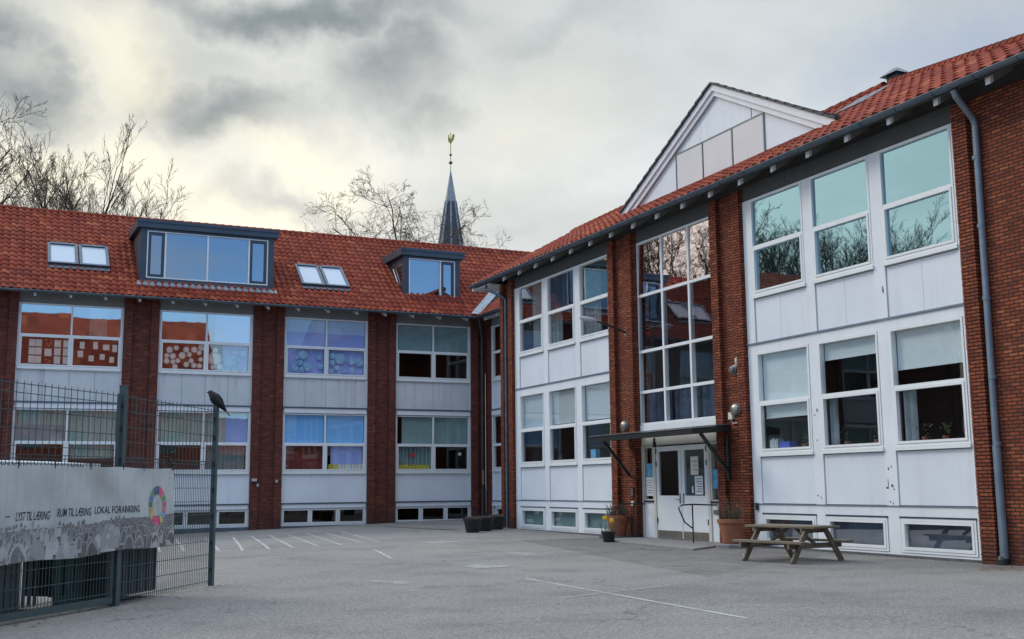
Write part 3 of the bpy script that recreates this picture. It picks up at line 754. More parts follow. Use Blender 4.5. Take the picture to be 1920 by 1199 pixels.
def rbay(pu0, pu1, wins, gu, gl_, bu, bl_, gb, split):
    """white bay: pu0..pu1 panel, wins list of (u0,u1) windows"""
    tf = MB(); FR.box(tf, pu0, pu1, -.15, -.02, 8.30, 8.68); tf.build('fascia_panel', 'fascia_dark', RW)
    fb = MB(); posts = [pu0]+[e for w in wins for e in w]+[pu1]
    for i in range(0, len(posts), 2): FR.box(fb, posts[i]+.001, posts[i+1]-.001, -.16, 0, .05, 8.30)
    for a, c in wins:
        FR.box(fb, a, c, -.16, -.001, 8.285, 8.30); FR.box(fb, a, c, -.16, -.001, 4.55, 4.745); FR.box(fb, a, c, -.16, -.001, .80, .985); FR.box(fb, a, c, -.16, -.001, .05, .09)
    fb.build('facade_frame', 'white_paint', RW)
    lg = MB(); FR.box(lg, pu0+.001, pu1-.001, -.1, .03, 4.75, 4.79); FR.box(lg, pu0+.001, pu1-.001, -.1, .018, .988, 1.01); each(lg, 'ledge', 'pipe_zinc', RW)
    pl = MB(); FR.box(pl, pu0, pu1, -.3, .03, -.3, .045); pl.build('plinth', 'plinth', RW)
    for k, (a, c) in enumerate(wins):
        if split:
            mid = (a+c)/2
            sp = MB(); FR.box(sp, a+.012, mid-.004, -.1, -.03, 4.80, 5.83); FR.box(sp, mid+.004, c-.012, -.1, -.03, 4.80, 5.83); FR.box(sp, a, c, -.14, -.105, 4.79, 5.86)
        else:
            sp = MB(); FR.box(sp, a+.012, c-.012, -.1, -.03, 4.80, 5.83); FR.box(sp, a, c, -.14, -.105, 4.79, 5.86)
        each(sp, 'spandrel_panel', 'white_panel', RW)
        sp = MB(); FR.box(sp, a+.012, c-.012, -.1, -.025, 1.02, 2.07); FR.box(sp, a, c, -.14, -.105, 1.01, 2.1); each(sp, 'spandrel_panel', 'white_panel', RW)
        window(FR, RW, a, c, 5.93, 8.285, 7.10, None, gl_[k] if isinstance(gl_, list) else gl_, bu[k])
        window(FR, RW, a+.01, c-.01, 2.17, 4.545, 3.36, None, gb, bl_[k])
        window(FR, RW, a+.02, c-.02, .10, .765, None, None, ('glass_mid', 'glass_mid'), [(0, 'blind_green', 0, 1, 'blind')] if not split else [(0, 'curtain_dark', 0, 1, 'blind')], sill=False)
        hd = MB(); FR.box(hd, a, c, -.16, .02, .767, .797); hd.build('drip_rail', 'slate_metal', RW)
    for z0, z1 in ((4.85, 8.6), (1.05, 4.7), (-.2, .95)): room(FR, rooms, pu0, pu1, z0, z1, 5.0)
rbay(15.02, 21.72, [(15.15, 17.07), (17.39, 19.23), (19.53, 21.41)], 0, ('glass_teal', 'glass_teal'), [[], [], []],
     [[(0, 'blind_white', .30, 1, 'blind'), (1, 'curtain_grey', 0, 1, 'curtain', .78, .97)], [(0, 'blind_white', .68, 1, 'blind'), (1, 'curtain_grey', 0, 1, 'curtain', .84, .98)], [(0, 'blind_white', .02, 1, 'blind'), (1, 'blind_white', .72, 1, 'blind')]], ('glass_clear', 'glass_clear'), True)
rbay(28.18, 34.84, [(28.22, 30.12), (30.43, 32.32), (32.64, 34.47)], 0, [('glass_yellow', 'glass_mid'), ('glass_mid', 'glass_mid'), ('glass_mid', 'glass_mid')],
     [[(0, 'curtain_grey', 0, .85, 'curtain', .42, 1), (1, 'curtain_grey', 0, 1, 'curtain', .42, 1)], [(0, 'curtain_dark', 0, 1, 'curtain', .35, 1), (1, 'curtain_grey', 0, 1, 'curtain', .6, 1)], [(0, 'curtain_grey', 0, 1, 'curtain', 0, .55), (1, 'curtain_grey', 0, 1, 'curtain', 0, .55)]],
     [[(0, 'blind_white', .06, .98, 'blind')], [(0, 'blind_white', .05, .98, 'blind')], [(0, 'blind_white', .03, .98, 'blind')]], ('glass_mid', 'glass_clear'), False)
for y, z, w, h in ((17.30, 1.74, .05, .06), (17.22, 1.78, .03, .05), (17.33, 1.45, .022, .20), (17.36, 1.36, .08, .05), (17.22, 1.40, .07, .07), (17.18, 1.33, .05, .03), (17.30, 1.08, .06, .03), (17.22, 1.05, .03, .05), (17.16, 5.38, .05, .17), (19.35, 3.05, .05, .10), (19.44, 2.95, .04, .04), (19.40, 2.40, .03, .05), (19.46, 1.2, .05, .04), (19.36, 1.16, .03, .05)):
    m = MB(); u0, u1 = y-w/2, y+w/2; q = [(u0, z-h*.3), (u0+w*.3, z-h/2), (u1, z-h*.2), (u1-w*.1, z+h*.4), (u0+w*.5, z+h/2), (u0+w*.1, z+h*.1)]
    m.prism([FR.p(a, .0005, b_) for a, b_ in q], (-.002, 0, 0)); m.build('paint_chip', 'slat_grey', RW)
# entrance bay: tall glazing and door set back 0.30
FG = Fac('R', 16.58)
gz = MB(); ua, ub = 23.0, 26.84; zs = [3.17, 4.03, 5.17, 6.76, 8.27]; us = [ua, 24.25, 25.54, ub]
FG.ring(gz, ua, ub, 3.11, 8.31, .06, -.12, .01)
for u in us[1:-1]: FG.box(gz, u-.04, u+.04, -.12, .006, 3.17, 8.26)
for z in zs[1:-1]: FG.box(gz, ua+.06, ub-.06, -.12, .002, z-.04, z+.04)
gw = gz.build('window', 'frame_white', RW, label='tall window of twelve panes above the entrance canopy')
gk = ['glass_clear', 'glass_clear', 'glass_rose_dim', 'glass_rose']
for i in range(3):
    for j in range(4):
        p = MB(); p.quad(FG.p(us[i]+.03, -.008, zs[j]+.03), FG.p(us[i+1]-.03, -.008, zs[j]+.03), FG.p(us[i+1]-.03, -.008-.02*(zs[j+1]-zs[j]), zs[j+1]-.03), FG.p(us[i]+.03, -.008-.02*(zs[j+1]-zs[j]), zs[j+1]-.03)); p.build('pane', gk[j], gw)
for i in range(3):
    n = 26; p = MB(); a, c = us[i]+.1, us[i+1]-.1
    for k in range(n):
        x0 = a+(c-a)*k/n; x1 = a+(c-a)*(k+1)/n; da = -.3-.05*math.sin(k*1.9); db = -.3-.05*math.sin((k+1)*1.9)
        p.quad(FG.p(x0, da, 3.2), FG.p(x1, db, 3.2), FG.p(x1, db, 4.0), FG.p(x0, da, 4.0))
    p.build('curtain', 'curtain_dark', gw)
ap = MB(); FG.box(ap, ua, 24.23, -.1, .03, 2.80, 3.105); FG.box(ap, 24.24, 25.52, -.1, .03, 2.80, 3.105); FG.box(ap, 25.53, ub, -.1, .03, 2.80, 3.105); ap.build('apron_panel', 'frame_white', RW)
tf = MB(); FG.box(tf, ua, ub, -.1, .02, 8.32, 8.68); tf.build('fascia_panel', 'fascia_dark', RW)
tp = MB(); FG.box(tp, ua, ub, -.1, .0, 2.53, 2.795); FG.box(tp, ua+.1, 26.70, .001, .03, 2.56, 2.60); tp.build('transom_panel', 'cream_paint', RW)
room(FG, rooms, ua-.1, ub+.1, -.1, 8.6, 5.0, -.1)
rooms.build('interior', 'room_paint', RW)
# jamb posts and sidelights
for a, c in ((26.72, 26.84), (26.09, 26.21), (23.56, 23.68), (23.0, 23.08)):
    jp = MB(); FG.box(jp, a, c, -.12, .02, .0, 2.53); jp.build('door_post', 'cream_paint', RW)
def sidelight(a, c, lab):
    m = MB(); FG.box(m, a, c, -.1, -.01, .04, 1.02); o = m.build('sidelight', 'white_paint', RW, label=lab)
    m = MB(); FG.ring(m, a, c, 1.03, 2.52, .05, -.1, .005); m.build('sidelight_frame', 'cream_paint', o)
    p = MB(); FG.pane(p, a+.04, c-.04, -.05, 1.07, 2.48); p.build('pane', 'glass_clear', o); return o
s1 = sidelight(26.215, 26.715, 'narrow left sidelight with two blue notices'); s2 = sidelight(23.085, 23.555, 'right sidelight with letter slot below it')
ls = MB(); FG.box(ls, 23.17, 23.48, -.01, .012, .72, .83); ls.build('letter_slot', 'steel', s2)
for a, c in ((26.2, 26.72), (23.08, 23.57)): sb = MB(); FG.box(sb, a, c, -.01, .03, 1.0, 1.045); sb.build('weather_bar', 'black_metal', RW)
for a, c, hs in ((24.88, 26.08, -1), (23.69, 24.86, 1)):
    m = MB(); FG.box(m, a, c, -.06, .0, .06, 1.05); FG.ring(m, a, c, 1.05, 2.49, .13, -.06, .0); o = m.build('door', 'white_paint', RW)
    p = MB(); FG.pane(p, a+.12, c-.12, -.03, 1.17, 2.37); p.build('pane', 'glass_clear', o)
    k = MB(); FG.box(k, a+.02, c-.02, -.01, .006, .07, .26); k.build('kick_plate', 'steel', o)
    hx = a+.07 if hs < 0 else c-.07
    k = MB(); FG.box(k, hx-.025, hx+.025, 0, .012, .98, 1.24)
    if hs < 0: k.tube([FG.p(hx, .012, 1.08), FG.p(hx, .06, 1.08), FG.p(hx+.16, .06, 1.08)], .011, 6)
    k.build('handle', 'grey_steel', o)
    hy = c-.02 if hs < 0 else a+.02
    for z in (.45, 1.95, 2.3): k = MB(); k.tube([FG.p(hy, .015, z), FG.p(hy, .015, z+.14)], .016, 6); k.build('hinge', 'black_metal', o)
st = MB(); st.prism([(14.45, 21.3, -.1), (14.95, 25.6, -.1), (15.3, 26.8, -.1), (16.57, 26.8, -.1), (16.57, 23.02, -.1), (16.36, 22.9, -.1), (15.55, 22.05, -.1)], (0, 0, .145)); bev(st.build('doorstep', 'stone', RW), .012)
# canopy
cz = MB(); x0, x1, y0, y1 = 15.25, 16.52, 20.6, 27.45
y0, y1 = 22.35, 27.35
cz.hexa([(x0, y0, 2.66), (16.38, y0, 2.74), (16.38, y1, 2.74), (x0, y1, 2.66), (x0, y0, 2.80), (16.38, y0, 2.90), (16.38, y1, 2.90), (x0, y1, 2.80)])
cn = cz.build('canopy', 'black_metal', RW)
cc_ = MB(); cc_.hexa([(x0-.03, y0-.03, 2.805), (16.38, y0-.03, 2.905), (16.38, y1+.03, 2.905), (x0-.03, y1+.03, 2.805), (x0-.03, y0-.03, 2.83), (16.38, y0-.03, 2.93), (16.38, y1+.03, 2.93), (x0-.03, y1+.03, 2.83)]); cc_.build('canopy_sheet', 'grey_steel', cn)
for y in (22.45, 27.12):
    k = MB(); k.bar((15.55, y, 2.68), (16.36, y, 1.72), .07, .07)
    if y < 24: k.bar((16.345, y, 2.66), (16.345, y, 1.55), .09, .07, (1, 0, 0))
    k.build('brace', 'black_metal', cn)
k = MB(); k.tube([(15.6, 24.6, 2.66), (15.6, 24.6, 2.56)], .03, 8); k.tube([(15.6, 24.6, 2.56), (15.6, 24.6, 2.42)], .05, 8); k.build('canopy_lamp', 'black_metal', cn)

# eave: soffit, rafter tails, gutter
YE0, YE1 = 11.0, 37.2; ZR = 8.70
sf = MB(); sf.hexa([(15.95, YE0, 8.66), (15.95, YE1-.05, 8.66), (17.1, YE1-.05, 9.3), (17.1, YE0, 9.3), (15.95, YE0, 8.70), (15.95, YE1-.05, 8.70), (17.1, YE1-.05, 9.34), (17.1, YE0, 9.34)]); sf.build('soffit', 'dark_soffit', RW)
wp = MB(); FR.box(wp, 11.6, 35.8, -.45, -.16, 8.6, 9.05); wp.build('wall_plate', 'dark_soffit', RW)
for i in range(20):
    y = 13.77+1.2322*i
    if y > 36: break
    def raf(xa, xb, w):
        za = 8.70+(xa-16.02)*.557; zb_ = 8.70+(xb-16.02)*.557; m = MB()
        m.hexa([(xa, y-w, za-.15), (xa, y+w, za-.15), (xb, y+w, zb_-.15), (xb, y-w, zb_-.15), (xa, y-w, za-.004), (xa, y+w, za-.004), (xb, y+w, zb_-.004), (xb, y-w, zb_-.004)]); return m
    o = raf(16.02, 16.10, .055).build('rafter_tail', 'white_paint', RW); raf(16.10, 16.66, .05).build('rafter', 'fascia_grey', o)  # body behind the white end coloured grey for shade under the soffit
gt = MB(); gutter(gt, (15.88, YE0, ZR+.06), (15.88, YE1, ZR+.06), .085); gt.build('gutter', 'gutter_metal', RW)
vb = MB(); vb.hexa([(15.9, YE1-.10, 8.56), (15.9, YE1, 8.56), (17.2, YE1, 8.62), (17.2, YE1-.10, 8.62), (15.9, YE1-.10, 8.70), (15.9, YE1, 8.70), (17.2, YE1, 9.34), (17.2, YE1-.10, 9.34)])
vb.hexa([(15.95, 35.8, 8.60), (15.95, YE1-.1, 8.60), (19, YE1-.1, 8.60), (19, 35.8, 8.60), (15.95, 35.8, 8.64), (15.95, YE1-.1, 8.64), (19, YE1-.1, 8.64), (19, 35.8, 8.64)])
vb.build('verge_board', 'white_paint', RW)
# roof
W_ = 4.25; ZRI = 11.13; s2 = Vector((W_, 0, ZRI-8.76)); lv2 = s2.length
def twist(P, f): return .22*f*max(0., (36-P.y)/16.)
hipn = Vector((9.2, W_, 0)).normalized()      # hip line from (15.9,11) to (20.15,20.2)
hn = Vector((9.2, -4.25, 0)).normalized()
rt2_ = pantiles((15.86, YE1, 8.79), (0, -1, 0), s2, YE1-YE0, lv2, .30, .38, .034, twist, 3, clip=[(Vector((15.86, 11.0, 0)), hn)])
rt2_.build('roof_tiles', 'roof_tile', RW)
rb = MB(); P0 = (15.95, 11.05, 8.74); P1 = (20.1, 20.2, ZRI+.15); P2 = (20.1, YE1, ZRI-.08); P3 = (15.95, YE1, 8.74)
rb.quad(P0, P1, P2, P3); rb.quad(P1, P2, (25.5, YE1, 8.2), (25.5, 20, 8.2)); rb.quad(P0, P1, (25.5, 20, 8.2), (25.5, 11, 8.2)); rb.quad(P2, P3, (25.5, YE1, 8.2)); rb.build('roof_underside', 'dark_soffit', RW)
rg = MB(); ridge_tiles(rg, (20.12, YE1, ZRI+.02), (20.12, 20.2, ZRI+.25), .13, .38); ridge_tiles(rg, (20.12, 20.2, ZRI+.25), (15.9, 11.0, 8.84), .13, .30); rg.build('ridge_tiles', 'roof_tile', RW)
# pediment gable
gd = MB(); xg = 17.36
gd.prism([(xg, 28.5, 9.15), (xg, 28.5, 9.66), (xg, 23.78, 12.06), (xg, 19.2, 9.68), (xg, 19.2, 9.15)], (.12, 0, 0)); gp = gd.build('gable', 'white_panel', RW)
bg_ = MB()
ap_ = Vector((17.22, 23.78, 12.16)); lf = Vector((17.22, 28.62, 9.70)); rf = Vector((17.22, 19.10, 9.72))
for f in (lf, rf):
    bg_.prism([ap_, f, f+Vector((0, 0, -.21)), ap_+Vector((0, 0, -.18))], (.05, 0, 0))
    bg_.prism([ap_+Vector((.052, 0, -.16)), f+Vector((.052, 0, -.16)), f+Vector((.052, (-.2 if f is lf else .2), -.28)), ap_+Vector((.052, 0, -.32))], (.05, 0, 0))
    bg_.prism([ap_+Vector((.06, 0, -.05)), f+Vector((.06, 0, -.05)), f+Vector((.06, 0, -.09)), ap_+Vector((.06, 0, -.09))], (.25, 0, 0))
bg_.build('bargeboard', 'white_paint', gp)
gr = MB()
def bk(v): return Vector((3.2, 0, -1.15*max(0., (v.z-9.7)/2.46)))
for f in (lf, rf):
    sgn = 1 if f is lf else -1
    n = 14
    for k in range(n):
        a = ap_.lerp(f, k/n); c = ap_.lerp(f, (k+1)/n+.01)
        gr.hexa([a+Vector((-.06, 0, .0)), c+Vector((-.06, 0, .02)), c+bk(c)+Vector((0, 0, .02)), a+bk(a), a+Vector((-.06, 0, .05)), c+Vector((-.06, 0, .09)), c+bk(c)+Vector((0, 0, .09)), a+bk(a)+Vector((0, 0, .05))])
gr.build('gable_roof', 'slate', gp)
for k, (a, c) in enumerate(((25.75, 24.49), (24.45, 23.15), (23.11, 21.82))):
    q = MB(); q.box(xg-.025, xg+.02, c+.02, a-.02, 9.1, 10.72); q.build('gable_window_panel', 'gable_tint' if 'gable_tint' in MATS else paint('gable_tint', (.66, .63, .64), .4, .04, 1), gp)
tr = MB(); tr.box(xg-.035, xg-.001, 21.79, 25.78, 10.722, 10.76)
for y in (25.77, 24.47, 23.13, 21.80): tr.box(xg-.035, xg-.001, y-.014, y+.014, 9.1, 10.72)
tr.box(xg-.012, xg-.001, 22.30, 22.315, 10.765, 11.1); tr.build('gable_trim', 'grey_steel', gp)
# roof windows seen edge-on, vent
def rplane(y, t): return Vector((15.9+W_*t, y, 8.82+(ZRI-8.76)*t+.22*t*max(0, (36-y)/16)))
for ya, yb in ((19.5, 20.6),):
    q = MB(); a = rplane(ya, .62); b_ = rplane(yb, .62); c = rplane(yb, .84); d = rplane(ya, .84); up = Vector((-.03, 0, .05)); q.hexa([a, b_, c, d, a+up, b_+up, c+up, d+up]); q.build('skylight', 'slate_metal', RW)
vt = MB(); vt.box(20.1, 20.45, 20.0, 20.35, 11.0, 11.60); vt.hexa([(19.98, 19.88, 11.60), (20.57, 19.88, 11.60), (20.57, 20.47, 11.60), (19.98, 20.47, 11.60), (20.22, 20.12, 11.80), (20.33, 20.12, 11.80), (20.33, 20.23, 11.80), (20.22, 20.23, 11.80)]); vt.build('roof_vent', 'slate_metal', RW)
# downpipes
dp = MB(); dp.tube([(15.9, 14.45, 8.66), (15.95, 14.45, 8.55), (16.38, 14.48, 8.18), (16.43, 14.48, 8.05), (16.43, 14.55, .02)], .062, 12)
for z in (7.4, 6.1, 4.75, 3.3, 2.1): dp.tube([(16.43, 14.51, z), (16.43, 14.51, z+.07)], .074, 12)
dp.tube([(16.43, 14.53, .12), (16.43, 14.53, 2.1)], .075, 12)
dp.build('downpipe', 'pipe_zinc', RW, smooth=False)
ds = MB(); ds.lathe((16.43, 14.56, -.02), [(.12, 0), (.11, .12), (.085, .18)], 12); ds.build('drain_shoe', 'black_metal', RW)
dp = MB(); dp.tube([(15.92, 36.0, 8.66), (15.95, 36.0, 8.45), (16.3, 35.5, 8.15), (16.40, 35.36, 8.0), (16.40, 35.36, .02)], .055, 10)
for z in (6.0, 3.9, 2.0): dp.tube([(16.40, 35.36, z), (16.40, 35.36, z+.07)], .068, 10)
dp.build('downpipe', 'gutter_metal', RW)
# recessed link bay between the wings
m = MB(); FC.box(m, 42.62, 43.29, -.4, 0, -.3, 8.55); FC.box(m, 35.5, 39.0, -.4, 0, -.3, 8.55); m.build('wall', 'brick_shaded', RW)
fb = MB(); a, c = 39.0, 42.62
FC.box(fb, a, a+.08, -.15, .01, .15, 8.16); FC.box(fb, c-.08, c, -.15, .01, .15, 8.16); FC.box(fb, a+.08, c-.08, -.15, .06, 4.40, 4.60); FC.box(fb, a+.08, c-.08, -.15, .06, .68, .86); FC.box(fb, a+.08, c-.08, -.15, 0, -.2, .15); fb.build('facade_frame', 'white_paint', RW)
lg = MB(); FC.box(lg, a, c, -.1, .085, 4.605, 4.65); FC.box(lg, a, c, -.1, .085, .865, .90); each(lg, 'ledge', 'gutter_metal', RW)
sp = MB(); FC.box(sp, a+.08, c-.08, -.1, -.02, 4.65, 5.85); FC.box(sp, a+.08, c-.08, -.1, -.02, .9, 2.1); each(sp, 'spandrel_panel', 'white_panel', RW)
tf = MB(); FC.box(tf, a, c, -.15, -.01, 8.17, 8.6); tf.build('fascia_panel', 'fascia_grey', RW)
window(FC, RW, a+.08, c-.08, 5.9, 8.15, 7.05, [40.2, 41.4], ('glass_mid', 'glass_mid')); window(FC, RW, a+.08, c-.08, 2.15, 4.39, 3.2, [40.2, 41.4], ('glass_clear', 'glass_clear')); window(FC, RW, a+.08, c-.3, .16, .67, None, [40.8], ('glass_clear', 'glass_clear'), sill=False)
rr = MB()
for z0, z1 in ((4.7, 8.5), (1, 4.6), (-.2, .9)): room(FC, rr, 38.9, 42.7, z0, z1, 4)
rr.build('interior', 'room_paint', RW)
lt = pantiles((18.48, 42.68, ZE+.06), (0, -1, 0), (5.0, 0, ZRL-ZE), 7.0, 4.0, clip=[(Vector((18.42, 42.68, 0)), Vector((-1, 1, 0)))]); lt.build('roof_tiles', 'roof_tile', RW)
gt = MB(); gutter(gt, (18.42, 42.62, ZE+.02), (18.42, 36.0, ZE+.02), .072); gt.build('gutter', 'gutter_metal', RW)
sf = MB(); sf.hexa([(18.5, 36, ZE-.03), (18.5, 43.3, ZE-.03), (19.2, 43.3, ZE+.17), (19.2, 36, ZE+.17), (18.5, 36, ZE+.02), (18.5, 43.3, ZE+.02), (19.2, 43.3, ZE+.22), (19.2, 36, ZE+.22)]); sf.build('soffit', 'dark_soffit', RW)
for y in (42.2, 41.0, 39.8, 38.6):
    t = MB(); t.hexa([(18.6, y-.05, ZE-.18), (18.6, y+.05, ZE-.18), (19.1, y+.05, ZE-.02), (19.1, y-.05, ZE-.02), (18.6, y-.05, ZE-.04), (18.6, y+.05, ZE-.04), (19.1, y+.05, ZE+.13), (19.1, y-.05, ZE+.13)]); t.build('rafter_tail', 'white_paint', RW)

# ------------------------------------------------------------------ wall fittings (things of their own)
def bulkhead(y, z, lab, d=.02, sc_=1.):
    t = thing('wall_lantern', lab, 'wall lamp', FR.p(y, d, z))
    m = MB(); m.lathe(FR.p(y, d, z), [(.10*sc_, 0), (.14*sc_, .03), (.15*sc_, .08)], 18, (-1, 0, 0)); m.build('housing', 'grey_steel', t)
    m = MB(); m.lathe(FR.p(y, d, z), [(.165*sc_, .081), (.165*sc_, .11), (.155*sc_, .17), (.11*sc_, .235), (.04*sc_, .26)], 18, (-1, 0, 0)); m.build('globe', 'steel', t, True)
    m = MB(); m.tube([FR.p(y, d+.05, z+.13), FR.p(y, d+.05, z+.26), FR.p(y-.12, d+.05, z+.32)], .012, 6); m.build('conduit', 'grey_steel', t)
    m = MB(); m.tube([FR.p(y, d+.275-.015+math.sin(a)*0, z) if False else Vector(FR.p(y, d+.19, z))+Vector((0, math.cos(a), math.sin(a)))*.15*sc_ for a in [2*math.pi*i/16 for i in range(17)]], .010, 5); m.build('guard_ring', 'black_metal', t)
bulkhead(22.10, 3.24, 'round steel wall lamp on the pier right of the entrance canopy', -.004, 1.05)
bulkhead(27.32, 3.12, 'round steel wall lamp on the pier left of the tall window', -.004, 1.0)
t = thing('alarm_bell', 'dark ridged alarm bell high on the brick pier right of the tall window', 'alarm bell', FR.p(22.2, 0, 4.22))
m = MB(); m.lathe(FR.p(22.2, -.004, 4.22), [(.13, 0), (.13, .05), (.11, .06), (.11, .11), (.085, .12), (.085, .17), (.05, .20)], 16, (-1, 0, 0)); m.build('bell', 'grey_steel', t)
m = MB(); m.lathe(FR.p(22.13, .02, 4.42), [(.05, -.08), (.065, 0), (.06, .08), (.02, .11)], 12); m.build('beacon', 'cream_paint', t)
m = MB(); FR.box(m, 22.36, 22.52, -.005, .07, 3.03, 3.2); m.tube([FR.p(22.44, .03, 3.03), FR.p(22.42, .03, 2.93), FR.p(22.2, .03, 2.93)], .012, 5); tag(m.build('junction_box', 'cream_paint'), 'small pale junction box beside the wall lamp above the canopy', 'junction box')
t = thing('lamp_arm', 'thin curved lamp arm on the brick pier between the left bay and the tall window', 'lamp', FR.p(27.28, 0, 5.8))
m = MB(); FR.box(m, 27.22, 27.36, -.005, .06, 5.70, 5.88); m.build('bracket', 'grey_steel', t)
m = MB(); m.tube([FR.p(27.28, .05, 5.80), FR.p(27.35, .45, 5.94), FR.p(27.4, .95, 6.10)], [.03, .028, .024], 8); m.build('arm', 'black_metal', t)
m = MB(); q = Vector(FR.p(27.4, .93, 6.10)); e = Vector(FR.p(27.46, 1.45, 6.17)); m.tube([q, q.lerp(e, .25), q.lerp(e, .7), e], [.035, .075, .075, .03], 10); m.build('lamp_head', 'pale_board', t)
m = MB(); m.tube([FR.p(27.28, .03, 5.70), FR.p(27.30, .03, 3.35)], .010, 5); m.build('cable', 'grey_steel', t)
t = thing('intercom', 'small steel door intercom on the brick pier left of the doors', 'intercom', FR.p(27.0, .13, 1.2))
m = MB(); FR.box(m, 26.92, 27.07, .12, .15, 1.12, 1.42); m.build('housing', 'black_metal', t)
m = MB(); FR.box(m, 26.95, 27.04, .151, .156, 1.18, 1.38); m.build('face_plate', 'steel', t)
m = MB(); FR.box(m, 26.93, 27.06, .12, .155, .90, 1.03); tag(m.build('doorbell_box', 'cream_paint'), 'small pale box below the door intercom', 'doorbell')
m = MB(); FR.box(m, 21.55, 21.63, .0, .05, .86, 1.02); tag(m.build('wall_socket', 'ink'), 'small dark socket at the foot of the white bay behind the picnic table', 'socket')
m = MB(); FL.box(m, 9.26, 9.45, .115, .2, 1.75, 1.85); m.tube([FL.p(9.5, .15, 1.55), FL.p(9.5, .15, 1.65)], .04, 8); tag(m.build('wall_tap', 'pale_board'), 'small pale tap fitting on the shaded brick pier of the back wing', 'tap')
m = MB(); FL.box(m, 10.18, 10.27, .115, .17, 1.7, 1.8); tag(m.build('wall_socket', 'pale_board'), 'small pale socket on the shaded pier beside the third bay', 'socket')
# handrails
def handrail(pts, lab):
    m = MB()
    for p in pts: m.tube(p, .018, 8)
    tag(m.build('handrail', 'black_metal', smooth=False), lab, 'handrail')
yb = 23.35; handrail([[(16.58, yb, .95), (15.9, yb, .98), (15.55, yb, .97), (15.45, yb, .90), (15.62, yb, .55), (15.85, yb, .40)], [(15.86, yb, .98), (15.86, yb, .045)]], 'thin black bent handrail right of the entrance doors')
yb = 26.72; handrail([[(16.58, yb, .95), (15.7, yb, .97)], [(15.62, yb, .90), (16.2, yb, .42)], [(16.22, yb, .97), (16.22, yb, .045)]], 'thin black handrail left of the entrance doors')
# notices on the doors
def notice(F, y0, y1, z0, z1, mat, lab, lines=0, d=-.02, g=None):
    m = MB(); F.box(m, y0, y1, d, d+.002, z0, z1); o = m.build('notice', mat); tag(o, lab, 'notice', g)
    if lines:
        k = MB()
        for i in range(lines):
            z = z1-(z1-z0)*(i+1)/(lines+1.2); a = y0+(y1-y0)*.12; c = y1-(y1-y0)*random.uniform(.12, .4); F.box(k, a, c, d+.0021, d+.003, z-.012, z+.004)
        k.build('printed_lines', 'ink', o)
FG2 = FG
notice(FG, 26.29, 26.60, 1.69, 2.05, 'paper_blue', 'blue and white notice high in the left sidelight')
notice(FG, 26.28, 26.64, 1.17, 1.67, 'paper_white', 'pale printed notice low in the left sidelight', 6)
notice(FG, 24.11, 24.46, 1.71, 2.18, 'paper', 'plain grey sheet high in the right door', 3)
notice(FG, 23.93, 24.29, 1.21, 1.68, 'paper_white', 'white printed sheet low in the right door', 6)
notice(FG, 23.14, 23.50, 1.36, 1.83, 'paper_blue', 'blue poster in the right sidelight')
notice(FG, 24.36, 24.43, 1.25, 1.42, 'paper_white', 'tiny white sticker beside the printed sheet in the right door')

# ------------------------------------------------------------------ window decorations and sill objects
def sheet(x0, z0, w, h, lab, g, rot=0., mat='paper', F=FL, d=-.055):
    c, s = math.cos(rot), math.sin(rot); cx, cz_ = x0+w/2, z0+h/2; P = []
    for (a, b) in ((-w/2, -h/2), (w/2, -h/2), (w/2, h/2), (-w/2, h/2)): P.append((cx+a*c-b*s, cz_+a*s+b*c))
    m = MB(); m.prism([F.p(u, d, z) for u, z in P], Vector(F.p(0, .002, 0))-Vector(F.p(0, 0, 0))); tag(m.build('paper_sheet', mat), lab, 'paper sheet', g)
def disc(x, z, r, lab, g, mat):
    m = MB(); m.lathe(FL.p(x, -.057, z), [(r, 0), (r, .002)], 16, (0, -1, 0)); o = tag(m.build('paper_disc', mat), lab, 'paper disc', g)
    k = MB(); k.lathe(FL.p(x, -.0545, z), [(r*.72, 0), (r*.72, .001)], 16, (0, -1, 0)); k.build('disc_drawing', 'paper' if mat == 'paper_disc' else 'paper_disc_blue', o)
g = 'paper sheets in the first upper window'
for cx_ in (1.09+.12, 1.42, 2.06, 2.36):
    for k in range(3): sheet(cx_, 6.62-.30*k, .22, .26, 'cream paper sheet in the even rows taped inside the leftmost upper window', g)
sheet(1.74, 6.28, .24, .27, 'single cream sheet standing alone between the paper columns of the leftmost upper window', None, .03)
for k in range(8):
    x, z = [(2.92, 6.60), (3.38, 6.60), (3.72, 6.58), (4.05, 6.52), (2.86, 6.28), (3.24, 6.15), (3.62, 6.22), (3.96, 6.12)][k]
    sheet(x, z, random.uniform(.16, .24), random.uniform(.20, .28), 'pale paper sheet hung loosely inside the right half of the leftmost upper window', 'loose paper sheets in the first upper window', random.uniform(-.06, .06), 'paper')
for k in range(9):
    x, z = [(1.78, 6.86), (1.95, 6.84), (1.82, 6.72), (1.94, 6.74), (1.88, 6.66), (1.80, 6.14), (1.93, 6.1), (1.88, 6.02), (.99, 6.6)][k]
    m = MB(); m.lathe(FL.p(x, -.057, z), [(.045, 0), (.045, .002)], 10, (0, -1, 0)); tag(m.build('paper_dot', 'terracotta'), 'small brown paper dot between the sheets of the leftmost upper window', 'paper dot', 'brown paper dots in the first upper window')
rnd = random.Random(11); placed = []
for k in range(400):
    x = rnd.uniform(5.98, 7.28); z = rnd.uniform(6.06, 6.84); r = rnd.uniform(.09, .14)
    if all(math.hypot(x-a, z-b) > (r+c)*.98 for a, b, c in placed): placed.append((x, z, r))
for x, z, r in placed: disc(x, z, r, 'greenish paper disc crowded inside the left half of the second upper window', 'round paper drawings in the second upper window', 'paper_disc')
disc(7.78, 6.42, .26, 'largest grey paper disc, just right of the mullion of the second upper window', None, 'paper_disc')
